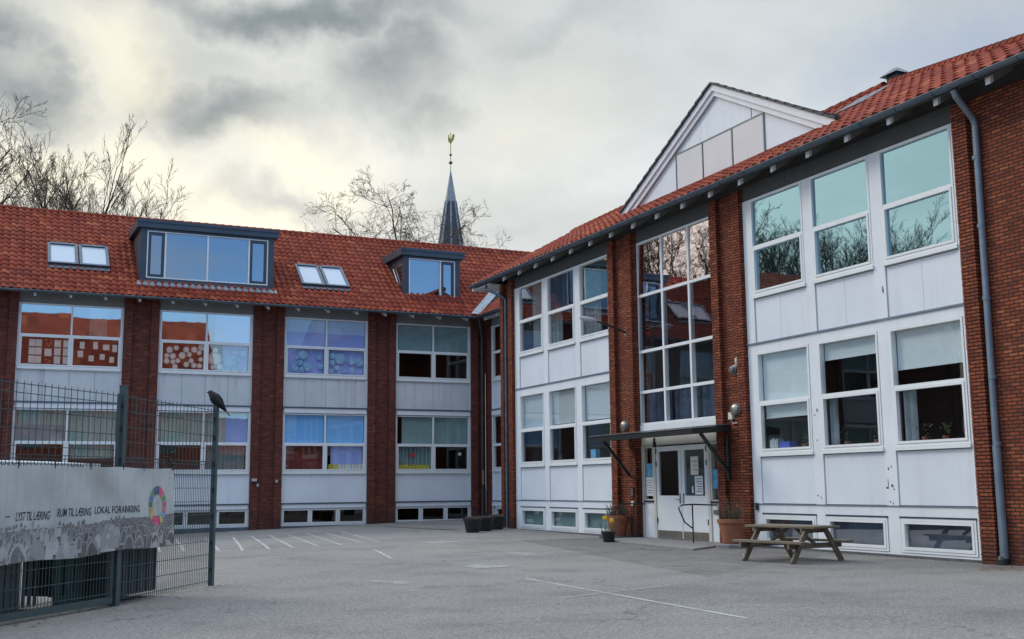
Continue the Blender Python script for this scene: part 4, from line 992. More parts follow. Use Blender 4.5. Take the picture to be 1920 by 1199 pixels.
for x, z, r in ((7.80, 6.74, .11), (7.72, 6.10, .10), (7.98, 6.12, .12)): disc(x, z, r, 'small grey paper disc beside the largest disc of the second upper window', 'grey discs around the large one', 'paper_disc')
for x, z, r in ((8.38, 6.35, .26),): disc(x, z, r, 'largest pale blue paper disc in the right half of the second upper window', None, 'paper_disc_blue')
for x, z, r in ((8.55, 6.68, .09), (8.85, 6.66, .12), (8.65, 6.40, .10), (8.74, 6.12, .10), (8.52, 6.08, .09), (8.30, 6.05, .09), (8.12, 6.06, .08), (8.92, 6.06, .09), (8.62, 5.99, .07)):
    disc(x, z, r, 'small pale blue paper disc in the right half of the second upper window', 'small blue discs in the second upper window', 'paper_disc_blue')
for x, z, r in ((11.22, 6.72, .19), (11.12, 6.40, .11), (10.90, 6.18, .13), (11.40, 6.26, .19), (11.20, 6.14, .11), (11.88, 6.64, .11), (11.94, 6.28, .12), (12.42, 6.72, .12), (12.74, 6.62, .22), (12.42, 6.45, .12), (12.60, 6.25, .11), (12.40, 6.10, .10), (12.92, 6.15, .10), (13.22, 6.52, .14), (13.54, 6.50, .17), (13.30, 6.16, .11), (10.98, 6.6, .07)):
    disc(x, z, r, 'pale blue paper disc inside the third upper window', 'round paper drawings in the third upper window', 'paper_disc_blue')
for i in range(11):
    x = 12.33+i*.135; m = MB(); FL.box(m, x, x+.115, -.11, -.08, 2.21, 2.40+random.uniform(-.02, .03)); tag(m.build('paper_card', 'yellow_card' if i < 3 else 'paper'), 'yellow card standing on the sill of the third lower window' if i < 3 else 'pale card in the row on the sill of the third lower window', 'card', 'yellow cards on the third sill' if i < 3 else 'pale cards on the third sill')
for i in range(9):
    x = 15.25+i*.15; m = MB(); FL.box(m, x, x+.13, -.11, -.08, 2.21, 2.38+random.uniform(-.02, .02)); tag(m.build('paper_card', 'yellow_card'), 'yellow card in the row on the rightmost lower sill of the back wing', 'card', 'yellow cards on the fourth sill')
m = MB(); FL.box(m, 15.70, 15.95, -.07, -.055, 2.70, 2.86); tag(m.build('paper_cutout', 'red_card'), 'small red paper cut-out taped in the rightmost lower window of the back wing', 'cut-out')
m = MB(); m.lathe(FL.p(17.95, -.09, 2.82), [(.02, -.02), (.09, 0), (.02, .02)], 5, (0, -1, 0)); tag(m.build('paper_star', 'paper'), 'pale paper star hanging in the dark lower right pane of the back wing', 'star')
# books and plants on the right wing sills
for i in range(5):
    y = 21.16-i*.062; m = MB(); FR.box(m, y-.05, y, -.26, -.09, 2.27, 2.27+.20+.02*(i % 3)); tag(m.build('ring_binder', 'pale_board' if i % 2 else 'curtain_grey'), 'upright binder at the left end of the sill behind the picnic table', 'binder', 'binders on the sill')
m = MB(); FR.box(m, 20.45, 20.80, -.3, -.09, 2.27, 2.42); tag(m.build('storage_box', 'blue_card'), 'blue box on the window sill beside the binders', 'box')
m = MB(); FR.box(m, 29.45, 29.75, -.25, -.1, 2.27, 2.55); tag(m.build('storage_box', 'paper_blue'), 'light blue box on the sill behind the canopy end', 'box')
def sill_plant(y, h, w, seed, lab, F=FR):
    t = thing('potted_plant', lab, 'plant', F.p(y, -.22, 2.25)); m = MB(); m.lathe(F.p(y, -.22, 2.24), [(.05, 0), (.075, .11)], 10); m.build('pot', 'terracotta', t)
    r = random.Random(seed); m = MB()
    for i in range(34):
        a = r.uniform(0, 6.28); rr_ = r.uniform(.02, w); z = r.uniform(.08, h); c = Vector(F.p(y, -.22, 2.25))+Vector((math.cos(a)*rr_*.5, math.sin(a)*rr_, z)); s = r.uniform(.02, .04); u = Vector((r.uniform(-1, 1), r.uniform(-1, 1), r.uniform(-1, 1))).normalized(); v = u.orthogonal().normalized()
        m.quad(c-u*s, c+v*s*.5, c+u*s, c-v*s*.5)
    m.build('foliage', 'green_leaf', t)
for y, h, w, s, lab in ((20.05, .32, .2, 1, 'leafy pot plant right of the blue box on the sill'), (18.68, .38, .26, 2, 'bushier of the two pot plants on the middle sill behind the picnic table'), (17.80, .36, .18, 3, 'smaller pot plant at the right end of the middle sill'), (16.48, .36, .2, 4, 'pot plant left of centre on the rightmost sill'), (15.95, .34, .2, 5, 'pot plant right of centre on the rightmost sill'), (31.9, .2, .12, 6, 'tiny pale pot plant on the middle sill of the left bay')):
    sill_plant(y, h, w, s, lab)

# ------------------------------------------------------------------ planters
def planter(x, y, r0, r1, h, mat, lab, leaf, seed, lh, rim=True, z=0., n=120, nm='potted_plant'):
    t = thing(nm, lab, 'planter', (x, y, z))
    m = MB(); pr = [(r0*.96, 0), (r0, .02), (r1*.97, h*.82), (r1*.97, h*.83)]
    pr += [(r1*1.07, h*.84), (r1*1.09, h*.99), (r1*1.05, h)] if rim else [(r1, h)]
    pr += [(r1*.92, h), (r1*.90, h-.06)]
    m.lathe((x, y, z), pr, 22); m.build('pot', mat, t)
    m = MB(); m.lathe((x, y, z), [(r1*.9, h-.09), (r1*.9, h-.05), (r1*.4, h-.02)], 16); m.build('soil', 'soil', t)
    r = random.Random(seed); m = MB()
    for i in range(n):
        a = r.uniform(0, 6.28); rr_ = r1*.85*math.sqrt(r.random()); p = Vector((x+math.cos(a)*rr_, y+math.sin(a)*rr_, z+h-.04)); tip = p+Vector((math.cos(a)*r.uniform(.0, .22)*lh*1.5, math.sin(a)*r.uniform(0, .22)*lh*1.5, lh*r.uniform(.35, 1)))
        m.tube([p, p.lerp(tip, .5)+Vector((r.uniform(-.03, .03), r.uniform(-.03, .03), 0)), tip], [.006, .005, .002], 3, False)
        if r.random() < .5:
            u = Vector((r.uniform(-1, 1), r.uniform(-1, 1), r.uniform(-.6, .9))).normalized(); v = u.orthogonal().normalized(); c = p.lerp(tip, r.uniform(.5, 1)); s = .035; m.quad(c-u*s, c+v*s*.4, c+u*s, c-v*s*.4)
    m.build('foliage', leaf, t); return t
planter(16.08, 27.35, .21, .31, .55, 'terracotta', 'terracotta pot of dry stems left of the entrance behind the daffodils', 'dead_leaf', 1, .42, z=.08)
planter(15.80, 21.72, .20, .29, .56, 'terracotta', 'terracotta pot of dry stems right of the entrance next to the picnic table', 'dead_leaf', 2, .5, z=.10)
m = MB(); m.lathe((15.80, 21.72, -.05), [(.36, 0), (.37, .13), (.35, .148)], 8); bev(tag(m.build('stone_base', 'stone'), 'low octagonal stone base under the right terracotta pot', 'stone base'))
m = MB(); m.box(15.7, 16.35, 26.98, 27.75, -.05, .078); bev(tag(m.build('stone_base', 'plinth'), 'low dark slab under the left terracotta pot', 'stone base'))
t = planter(14.85, 25.75, .14, .19, .27, 'black_plastic', 'small black pot of yellow daffodils left of the doors', 'green_leaf', 3, .3, n=26)
for k, (dx, dy, h) in enumerate(((-.03, .13, .62), (.05, -.08, .56))):
    m = MB(); b0 = Vector((14.85+dx*.5, 25.75+dy*.5, .25)); tp_ = Vector((14.85+dx, 25.75+dy, h)); m.tube([b0, tp_], .006, 5); m.build('stem', 'green_leaf', t)
    m = MB(); cdir = Vector((-.55, -.75, .1)).normalized(); m.lathe(tp_, [(.012, 0), (.03, .01), (.038, .06), (.04, .065)], 10, cdir); uu = cdir.orthogonal().normalized(); ww = cdir.cross(uu)
    for i in range(6):
        a = i*math.pi/3; rdir = uu*math.cos(a)+ww*math.sin(a); sdir = -uu*math.sin(a)+ww*math.cos(a); m.quad(tp_, tp_+rdir*.045+sdir*.025, tp_+rdir*.085, tp_+rdir*.045-sdir*.025)
    m.build('flower', 'yellow_petal', t)
for k, (x, y, lab) in enumerate(((14.28, 33.45, 'leftmost of three black tubs in the corner by the link bay'), (15.0, 34.1, 'middle one of three black tubs in the corner by the link bay'), (15.72, 34.75, 'rightmost of three black tubs, beside the left downpipe'))):
    planter(x, y, .21, .29, .44, 'black_plastic', lab, 'dead_leaf', 20+k, .12, True, hg(x, y), 150)

# wind-blown leaves and grit along the walls and the fence
rnd = random.Random(77); m = MB()
def leaf(x, y):
    sz = rnd.uniform(.012, .04); a = rnd.uniform(0, 6.28); u = Vector((math.cos(a), math.sin(a), rnd.uniform(-.2, .3)))*sz; v = Vector((-math.sin(a), math.cos(a), rnd.uniform(-.2, .3)))*sz*.55; c = Vector((x, y, hg(x, y)+.012)); m.quad(c-u, c+v, c+u, c-v)
for k in range(520):
    t_ = rnd.random()
    if t_ < .5: leaf(16.42-abs(rnd.gauss(0, .28)), rnd.uniform(12, 35.5))
    elif t_ < .7: leaf(rnd.uniform(2, 18.5), 43.1-abs(rnd.gauss(0, .4)))
    elif t_ < .88: q = Vector((-.34, 13.06, 0)).lerp(Vector((3.3, 17.9, 0)), rnd.random()); leaf(q.x+rnd.gauss(.15, .18), q.y+rnd.gauss(-.1, .15))
    else: leaf(rnd.uniform(2, 16), rnd.uniform(12, 40))
tag(m.build('fallen_leaves', 'dead_leaf'), 'scattered dry leaves and grit lying along the foot of the walls and fence', 'leaf litter', kind='stuff')

# ------------------------------------------------------------------ picnic table
def picnic():
    t = thing('picnic_table', 'weathered grey-brown picnic table with attached benches in front of the white bay', 'picnic table', (14.10, 17.44, 0), R_(9.4))
    s = .955; zt = .675; zb = .40; L = 1.80*s
    def plank(x0, x1, z, th=.042): m = MB(); m.box(x0, x1, -L/2, L/2, z-th, z); return m
    tt = MB()
    for k in range(5): w = .145; x = -.37+k*.148; tt.box(x, x+w-.006, -L/2+random.uniform(-.01, .01), L/2+random.uniform(-.01, .01), zt-.042, zt)
    bev(tt.build('tabletop', 'weathered_wood', t, local=True))
    for sx in (-1, 1):
        m = MB()
        for k in range(2): x = sx*(.50+.115+k*0)-.115+k*.118; m.box(x, x+.112, -L/2, L/2, zb-.042, zb)
        bev(m.build('bench', 'weathered_wood', t, local=True))
    for sy in (-1, 1):
        y = sy*.60
        for sx in (-1, 1):
            m = MB(); m.bar((sx*.24, y, zt-.042), (sx*.69, y, 0.), .045, .11, (1, 0, 0)); bev(m.build('leg', 'weathered_wood', t, local=True))
        m = MB(); m.box(-.74, .74, y+.024*1, y+.069, zb-.14, zb-.043); bev(m.build('bench_beam', 'weathered_wood', t, local=True))
        m = MB(); m.box(-.36, .36, y+.024, y+.069, zt-.13, zt-.043); bev(m.build('top_beam', 'weathered_wood', t, local=True))
        m = MB(); m.bar((0, sy*.1, zt-.06), (0, y, zb-.09), .045, .07, (1, 0, 0)); bev(m.build('brace', 'weathered_wood', t, local=True))
    m = MB(); m.lathe((13.55, 18.2, .0), [(.03, 0), (.033, .05), (.033, .11)], 10); tag(m.build('drink_can', 'paper_white'), 'small pale can standing on the asphalt under the picnic table bench', 'can')
picnic()

# ------------------------------------------------------------------ mesh fence, gate, banner, shelter, crow
P1 = Vector((3.24, 17.80, 0)); P2 = Vector((1.60, 15.35, 0)); P0_ = Vector((-.34, 13.06, 0))
def mesh_panel(a, c, z0, zd, z1, parent, name='wire_mesh'):
    d = (c-a); L = d.length; d.normalize(); m = MB(); nn = Vector((-d.y, d.x, 0))
    def wire(p, q, r): m.bar(p, q, r, r, nn)
    n = int(L/.060)
    for i in range(1, n):
        p = a+d*(L*i/n); top = z1+.03 if i % 2 == 0 else zd+.03
        wire(p+Vector((0, 0, z0)), p+Vector((0, 0, top)), .0065)
    zs_ = [z0+.05+.2*k for k in range(30)]
    for z in [z for z in zs_ if z < z1-.05]+[z1-.005, zd-.01, zd+.035]:
        for o in (-.007, .007): wire(a+d*.03+nn*o+Vector((0, 0, z)), c-d*.03+nn*o+Vector((0, 0, z)), .0075)
    return m.build(name, 'fence_metal', parent)
FN = thing('mesh_fence', 'tall dark green wire mesh fence panel between two square posts at the yard entrance', 'fence', tuple(P1))
def post(p, h, par, w=.085, nm='post'):
    d = (P1-P2).normalized(); m = MB(); m.bar(p+Vector((0, 0, -.1)), p+Vector((0, 0, h)), w, w*.75, Vector((-d.y, d.x, 0))); m.bar(p+Vector((0, 0, h)), p+Vector((0, 0, h+.015)), w+.012, w*.8, Vector((-d.y, d.x, 0))); o = m.build(nm, 'fence_metal', par)
    for z in (.25, .65, 1.05, 1.45, 1.85, 2.25, 2.55):
        if z < h: k = MB(); q = p-d*.055; k.bar(q+Vector((-.02, 0, z)), q+Vector((.02, 0, z+.001)), .05, .05); k.build('clamp', 'black_metal', o)
    return o
post(P1, 2.74, FN); post(P2, 2.80, FN, .095)
mesh_panel(P2, P1, .03, 1.84, 2.68, FN)
GT = thing('mesh_gate', 'leftmost dark green wire mesh gate panel with a thick bottom rail', 'gate', tuple(P0_))
dG = (P2-P0_).normalized(); gs = P2-dG*.10
mesh_panel(P0_, gs, .12, 1.84, 2.68, GT)
m = MB(); m.bar(P0_+Vector((0, 0, .085)), gs+Vector((0, 0, .085)), .06, .075); m.build('bottom_rail', 'fence_metal', GT)
m = MB(); m.bar(P0_, P0_+Vector((0, 0, 2.75)), .06, .06, (1, 0, 0)); m.build('gate_stile', 'fence_metal', GT)
m = MB(); m.bar(gs, gs+Vector((0, 0, 2.70)), .04, .04, (1, 0, 0)); m.build('gate_stile', 'fence_metal', GT)
# banner: hung on the near side, follows both panels
def bpt(s, z, off=.0):
    """s metres along the banner from the left end; bends at the post"""
    L0 = 3.0
    if s < L0: base = P0_+dG*s; d = dG
    else: d = (P1-P2).normalized(); base = P2+d*(s-L0)
    nn = Vector((d.y, -d.x, 0))      # towards the camera
    wv = .010*math.sin(s*2.1+.6)+.006*math.sin(s*5.3+z*3)+.010*math.sin(z*4.2+s)+.020*max(0, 1-abs(s-.95)/.35)*max(0, (z-1.35))
    return base+nn*(.075+wv+off)+Vector((0, 0, z))
L1 = 3.0+1.43; ZB0, ZB1 = .68, 1.755
def zbot(s): return ZB0-.02*math.sin(s*1.3)-.015*math.sin(s*3.7)
def ztop(s): return ZB1-.012*abs(math.sin(s*2.2))
BN = thing('banner', 'long weathered grey banner with dark slogans and a colour wheel hung on the wire fence', 'banner', tuple(P0_))
def bgrid(s0, s1, f0, f1, ns, nz, off, name, mat, colf=None):
    m = MB(); m.uv = []; m.keepn = True
    for j in range(nz+1):
        for i in range(ns+1):
            s = s0+(s1-s0)*i/ns; f = f0+(f1-f0)*j/nz; z = zbot(s)+(ztop(s)-zbot(s))*f
            m.v.append(tuple(bpt(s, z, off))); m.uv.append((s, z))
    for j in range(nz):
        for i in range(ns): k = j*(ns+1)+i; m.f.append((k, k+1, k+ns+2, k+ns+1))
    return m.build(name, mat, BN, True)
bgrid(0, L1, 0, 1, 130, 22, 0, 'cloth', 'banner_cloth')
back = bgrid(0, L1, 0, 1, 130, 4, -.006, 'cloth_backing', 'pale_board')
# printed crowd along the lower half (a photograph printed on the cloth)
cr = MB(); cr.uv = []; cr.keepn = True; rnd = random.Random(5)
def bface(pts, c, off):
    n = len(cr.v)
    for s, z in pts: cr.v.append(tuple(bpt(s, z, off))); cr.uv.append((s, z))
    cr.f.append(tuple(range(n, n+len(pts)))); cr.fc.append(c)
for i in range(110):
    s = L1*i/110; s1_ = L1*(i+1)/110; h0 = .30+.11*(s/L1)
    for (fa, fb_, g_) in ((0, .12, .10), (.12, .24, .13), (.24, h0, .18)):
        q = lambda S, f: (S, zbot(S)+.003+(ztop(S)-zbot(S))*f)
        bface([q(s, fa), q(s1_, fa), q(s1_, fb_+rnd.uniform(0, .0)), q(s, fb_)], (g_+rnd.uniform(-.03, .03),)*3, .0015)
lay = 0
for row, (fz, rr0, n_) in enumerate(((.36, .022, 90), (.29, .034, 70), (.22, .050, 48), (.13, .080, 30), (.03, .14, 14))):
    for k in range(n_):
        s = L1*(k+rnd.uniform(.1, .9))/n_; r = rr0*rnd.uniform(.7, 1.3); f = fz+rnd.uniform(-.03, .03); lay += 1
        zc = zbot(s)+(ztop(s)-zbot(s))*f; g0 = rnd.uniform(.07, .18); lt_ = rnd.uniform(.26, .50); off = .002+lay*.000012
        for (rs, cg, o2) in ((1.0, lt_, 0), (.80, g0, .000006)):
            pts = [(s+r*rs*.85*math.cos(a), max(zbot(s)+.004, zc+r*rs*(1.15*math.sin(a)))) for a in [math.pi*i/8 for i in range(9)]]
            bl = max(zbot(s)+.004, zc-r*1.4*rs); pts += [(s-r*rs*.95, bl), (s+r*rs*.95, bl)]
            pts = [(max(.005, min(L1-.01, a)), b_) for a, b_ in pts]
            bface(pts, (cg, cg*.98, cg*.96), off+o2)
cr.build('crowd_print', 'crowd_print', BN)
def ink_text(txt, s0, s1_, z0, z1, shear=0., extra=.02):
    cu = bpy.data.curves.new('txt', 'FONT'); cu.body = txt; cu.resolution_u = 3; cu.offset = .009; cu.shear = shear
    o = bpy.data.objects.new('txt', cu); col.objects.link(o); bpy.context.view_layer.update()
    dg = bpy.context.evaluated_depsgraph_get(); me = bpy.data.meshes.new_from_object(o.evaluated_get(dg)); bpy.data.objects.remove(o)
    xs_ = [v.co.x for v in me.vertices]; ys_ = [v.co.y for v in me.vertices]; xa, xb, ya, yb_ = min(xs_), max(xs_), min(ys_), max(ys_)
    off = BN.location
    for v in me.vertices:
        s = s0+(v.co.x-xa)/(xb-xa)*(s1_-s0); z = z0+(v.co.y-ya)/(yb_-ya)*(z1-z0); p = bpt(s, z, .003)-off; v.co = p
    me.materials.clear(); me.materials.append(MATS['ink']); t = bpy.data.objects.new('lettering', me); col.objects.link(t); t.parent = BN
def sof(x, y): 
    v = Vector((x, y, 0)); return (v-P0_).dot(dG) if (v-P2).dot(dG) < 0 else 3.0+(v-P2).dot((P1-P2).normalized())
sA, sB, sC, sD = sof(.28, 13.8), sof(.67, 14.25), sof(.75, 14.35), sof(1.16, 14.83)
ink_text('LYST TIL LÆRING', sA, sB+.0, 1.130, 1.228, .12); ink_text('RUM TIL LÆRING', sC, sD, 1.155, 1.252, .05)
ink_text('LOKAL FORANKRING', sof(1.26, 14.84), 3.0+(.37), 1.172, 1.262)
ink_text('-', sA-.17, sA-.10, 1.175, 1.186)
# colour wheel emblem of seventeen segments
em = MB(); em.uv = []; em.keepn = True
wc = [(.72, .05, .10), (.70, .45, .06), (.10, .28, .06), (.55, .03, .06), (.72, .07, .05), (.03, .40, .55), (.78, .55, .03), (.35, .03, .10), (.75, .18, .04), (.60, .03, .18), (.75, .35, .03), (.45, .28, .03), (.08, .17, .10), (.01, .25, .50), (.10, .35, .05), (.01, .09, .28), (.02, .06, .18)]
wc = [(.02, .06, .18), (.62, .06, .18), (.66, .12, .22), (.10, .30, .06), (.62, .05, .16), (.55, .12, .2), (.12, .36, .62), (.62, .46, .10), (.60, .02, .12), (.64, .12, .2), (.70, .03, .16), (.60, .42, .1), (.55, .30, .06), (.04, .13, .06), (.02, .18, .42), (.10, .28, .07), (.015, .08, .24)]
sc0 = 3.0+((Vector((2.11, 16.1, 0))-P2).dot((P1-P2).normalized())); zc0 = 1.245
for k in range(17):
    a0 = math.pi/2-2*math.pi*(k-.42)/17; a1 = math.pi/2-2*math.pi*(k+.42)/17; n = len(em.v); pts = []
    for i in range(4): a = a0+(a1-a0)*i/3; pts.append((.265*math.cos(a), .265*math.sin(a)))
    for i in range(4): a = a1+(a0-a1)*i/3; pts.append((.155*math.cos(a), .155*math.sin(a)))
    for x, z in pts: em.v.append(tuple(bpt(sc0+x*.98, zc0+z, .004))); em.uv.append((sc0+x, zc0+z))
    em.f.append(tuple(range(n, n+8))); em.fc.append(wc[k])
em.build('emblem', 'emblem_print', BN)
# cable ties on the banner edge
m = MB()
for s in (.4, .95, 1.6, 2.3, 2.95, 3.5, 4.35): p = bpt(s, ztop(s), 0); m.tube([p+Vector((0, 0, -.03)), p+Vector((0, 0, .05))], .008, 4)
m.build('cable_tie', 'black_metal', BN)
# tangle of cord on the fence
m = MB(); rnd = random.Random(3); q = P2+(P1-P2).normalized()*1.33
for k in range(7):
    p = q+Vector((0, 0, 1.72)); pts = [p]
    for i in range(5): p = p+Vector((rnd.uniform(-.05, .05), rnd.uniform(-.05, .05), rnd.uniform(-.03, .09))); pts.append(p)
    m.tube(pts, .008, 4)
tag(m.build('knotted_cord', 'black_metal'), 'dark knot of cord tied to the wire mesh above the right end of the banner', 'cord')
# slatted bin shelter behind the fence
dF = (P1-P2).normalized(); nF = Vector((-dF.y, dF.x, 0))    # away from camera side
if nF.dot(Vector((P1.x, P1.y, 0))) < 0 and False: nF = -nF
SH = thing('bin_shelter', 'dark slatted bin shelter standing right behind the wire fence', 'shelter', tuple(P2+nF*.3))
def shp(s, d, z): return P2+dF*s+nF*d+Vector((0, 0, z))
m = MB(); m.hexa([shp(.05, .16, .1), shp(1.40, .16, .1), shp(1.40, .95, .1), shp(.05, .95, .1), shp(.05, .16, 1.05), shp(1.40, .16, 1.05), shp(1.40, .95, 1.05), shp(.05, .95, 1.05)]); m.build('body', 'shadow_box', SH)
m = MB()
for i in range(17): s = .06+i*.082; m.bar(shp(s, .145, .08), shp(s, .145, 1.0), .045, .016, nF)
m.build('slats', 'slat_grey', SH)
SH2 = thing('slatted_screen', 'grey slatted screen with green end boards behind the gate', 'screen', tuple(P2-dG*1.2))
nG = Vector((-dG.y, dG.x, 0))
def gp_(s, d, z): return P2-dG*s+nG*d+Vector((0, 0, z))
m = MB(); m.hexa([gp_(-.30, .50, .15), gp_(.45, .50, .15), gp_(.45, 1.0, .15), gp_(-.30, 1.0, .15), gp_(-.30, .50, 1.1), gp_(.45, .50, 1.1), gp_(.45, 1.0, 1.1), gp_(-.30, 1.0, 1.1)]); m.build('body', 'shadow_box', SH2)
m = MB()
for i in range(8): s = -.28+i*.075; m.bar(gp_(s, .47, .12), gp_(s+.02*math.sin(i), .47, 1.05), .045, .018, nG)
m.build('slats', 'slat_grey', SH2)
m = MB(); m.bar(gp_(.35, .45, .1), gp_(.35, .45, 1.1), .12, .04, nG); m.bar(gp_(.56, .45, .1), gp_(.56, .45, 1.1), .10, .04, nG); m.bar(gp_(-.25, .44, .14), gp_(.62, .44, .10), .04, .12, (0, 0, 1)); m.build('green_boards', 'bin_green', SH2)
SC = thing('picket_fence', 'low grey picket fence in front of pale boards at the left edge', 'fence', tuple(gp_(2.2, .8, 0)))
m = MB(); m.hexa([gp_(.50, 1.05, 0), gp_(4.2, 1.05, 0), gp_(4.2, 1.10, 0), gp_(.50, 1.10, 0), gp_(.50, 1.05, 1.0), gp_(4.2, 1.05, 1.0), gp_(4.2, 1.10, 1.0), gp_(.50, 1.10, 1.0)]); m.build('pale_board', 'pale_board', SC)
m = MB()
for i in range(34): s = .62+i*.105; m.bar(gp_(s, .72, .05), gp_(s, .72, 1.05), .045, .02, nG)
m.build('pickets', 'slat_grey', SC)
m = MB(); m.bar(gp_(.60, .75, .70), gp_(4.2, .75, .70), .03, .09); m.build('rail', 'slat_grey', SC)
# long tarpaulin-covered trough behind the banner: ribbed lid shows above the banner
LD = thing('ribbed_lid', 'dark ribbed container lid with pale edge stripes showing above the banner', 'container', tuple(gp_(1.5, .9, 0)))
m = MB(); m.hexa([gp_(-.28, .55, 1.12), gp_(4.3, .55, 1.12), gp_(4.3, 1.6, 1.12), gp_(-.28, 1.6, 1.12), gp_(-.28, .55, 1.66), gp_(4.3, .55, 1.66), gp_(4.3, 1.6, 1.74), gp_(-.28, 1.6, 1.74)]); m.build('body', 'shadow_box', LD)
m = MB()
for i in range(44):
    s = -.26+i*.10; m.tube([gp_(s, .54, 1.74), gp_(s+.05, .60, 1.80), gp_(s+.07, 1.3, 1.84)], .014, 5)
m.build('ribs', 'pale_board', LD)
m = MB(); m.hexa([gp_(-.28, .56, 1.665), gp_(4.3, .56, 1.665), gp_(4.3, 1.5, 1.69), gp_(-.28, 1.5, 1.69), gp_(-.28, .56, 1.77), gp_(4.3, .56, 1.77), gp_(4.3, 1.5, 1.82), gp_(-.28, 1.5, 1.82)]); m.build('lid', 'slate_metal', LD)
m = MB(); m.hexa([gp_(-.28, .50, 1.76), gp_(.04, .50, 1.76), gp_(.04, .535, 1.76), gp_(-.28, .535, 1.76), gp_(-.28, .50, 1.81), gp_(.04, .50, 1.81), gp_(.04, .535, 1.81), gp_(-.28, .535, 1.81)]); m.build('edge_strip', 'frame_white', LD)

def crow():
    b = P1+Vector((0, 0, 2.755)); L = -RT.copy(); L.z = 0; L.normalize()
    t = thing('crow', 'black crow perched on the top of the right fence post, head turned to the left', 'bird', tuple(b))
    def q(l, z, s=0): l -= .01; return b+L*l*.72+Vector((0, 0, z*.80+l*.25))+Vector((L.y, -L.x, 0))*s*.9
    path = [q(-.205, -.035), q(-.16, -.005), q(-.10, .045), q(-.04, .085), q(.02, .125), q(.07, .160), q(.100, .185), q(.128, .203), q(.152, .212), q(.17, .213), q(.196, .205), q(.222, .194)]
    rad = [.018, .030, .054, .080, .088, .078, .060, .049, .045, .033, .014, .003]
    m = MB(); m.tube(path, rad, 14); m.build('body', 'feather', t, True)
    for s in (-1, 1):
        m = MB(); pts = [q(.05, .165, s*.05), q(-.02, .115, s*.068), q(-.12, .045, s*.05), q(-.19, -.005, s*.02)]; m.tube(pts, [.022, .040, .028, .006], 8); m.build('wing', 'feather', t, True)
        m = MB(); m.tube([q(-.005, .06, s*.03), q(.0, .02, s*.03), q(-.005, .0, s*.03)], [.014, .007, .006], 6); m.tube([q(-.03, .003, s*.03), q(.04, .003, s*.03)], .006, 5); m.build('leg', 'feather', t)
    m = MB(); m.hexa([q(-.15, -.01, -.035), q(-.15, -.01, .035), q(-.29, -.115, .03), q(-.29, -.115, -.03), q(-.15, .012, -.035), q(-.15, .012, .035), q(-.29, -.10, .03), q(-.29, -.10, -.03)]); m.build('tail', 'feather', t)
    m = MB(); m.tube([q(.165, .215, 0), q(.20, .207, 0), q(.232, .190, 0)], [.014, .010, .002], 8); m.build('beak', 'black_metal', t)
    for s in (-1, 1):
        m = MB(); m.lathe(q(.150, .222, s*.036), [(.002, -.005), (.005, 0), (.002, .005)], 8, (L.y*s, -L.x*s, 0)); m.build('eye', 'grey_steel', t)
crow()

# ------------------------------------------------------------------ church spire far behind the wing
def spire():
    cx_, cy_ = 30.02, 74.16; ta = thing('church_tower', 'pointed dark slate church spire with a golden weathercock rising behind the roof', 'church', (cx_, cy_, 0))
    sl3 = .93/6.17; zt = 24.82
    def ringp(z, off=0., rot=.0): r = (zt-z)*sl3+off; return [(cx_+r*math.cos(rot+math.pi*i/4), cy_+r*math.sin(rot+math.pi*i/4), z) for i in range(8)]
    rot0 = R_(-65)+math.pi/8*0
    m = MB(); a = ringp(12.5, 0, rot0); c = ringp(22.3, 0, rot0)
    for i in range(8): m.quad(a[i], a[(i+1) % 8], c[(i+1) % 8], c[i])
    m.build('spire', 'slate', ta)
    m = MB(); a = ringp(22.2, .03, rot0); tip = (cx_, cy_, zt)
    for i in range(8): m.quad(a[i], a[(i+1) % 8], tip)
    m.build('lead_cap', 'lead', ta)
    m = MB()
    for i in range(8): m.tube([ringp(12.5, .0, rot0)[i], ringp(22.3, .0, rot0)[i]], [.11, .07], 5)
    m.build('lead_hips', 'lead', ta)
    m = MB(); m.box(cx_-1.75, cx_+1.75, cy_-1.75, cy_+1.75, 0, 12.6); m.build('tower_wall', 'brick', ta)
    m = MB(); m.tube([(cx_, cy_, 24.7), (cx_, cy_, 27.5)], .03, 6); m.build('finial_rod', 'gold', ta)
    m = MB(); m.lathe((cx_, cy_, 25.2), [(.02, -.14), (.13, -.06), (.15, 0), (.13, .06), (.02, .14)], 12); m.lathe((cx_, cy_, 25.8), [(.02, -.11), (.10, -.04), (.10, .04), (.02, .11)], 12); m.build('finial_ball', 'slate_metal', ta)
    R2 = RT.copy(); R2.z = 0; R2.normalize()
    o = [(-.27, .60), (-.20, .68), (-.15, .62), (-.13, .45), (-.02, .30), (.08, .30), (.12, .50), (.20, .68), (.34, .72), (.44, .60), (.38, .56), (.42, .45), (.34, .42), (.36, .28), (.26, .18), (.20, .06), (.08, -.02), (.03, -.12), (-.06, -.12), (-.12, -.02), (-.24, .08), (-.28, .28), (-.24, .45)]
    nn = Vector((-R2.y, R2.x, 0)); m = MB(); m.prism([Vector((cx_, cy_, 26.75))+R2*x*.72+Vector((0, 0, z*.9))-nn*.03 for x, z in o], nn*.06); m.build('weathercock', 'gold', ta)
spire()

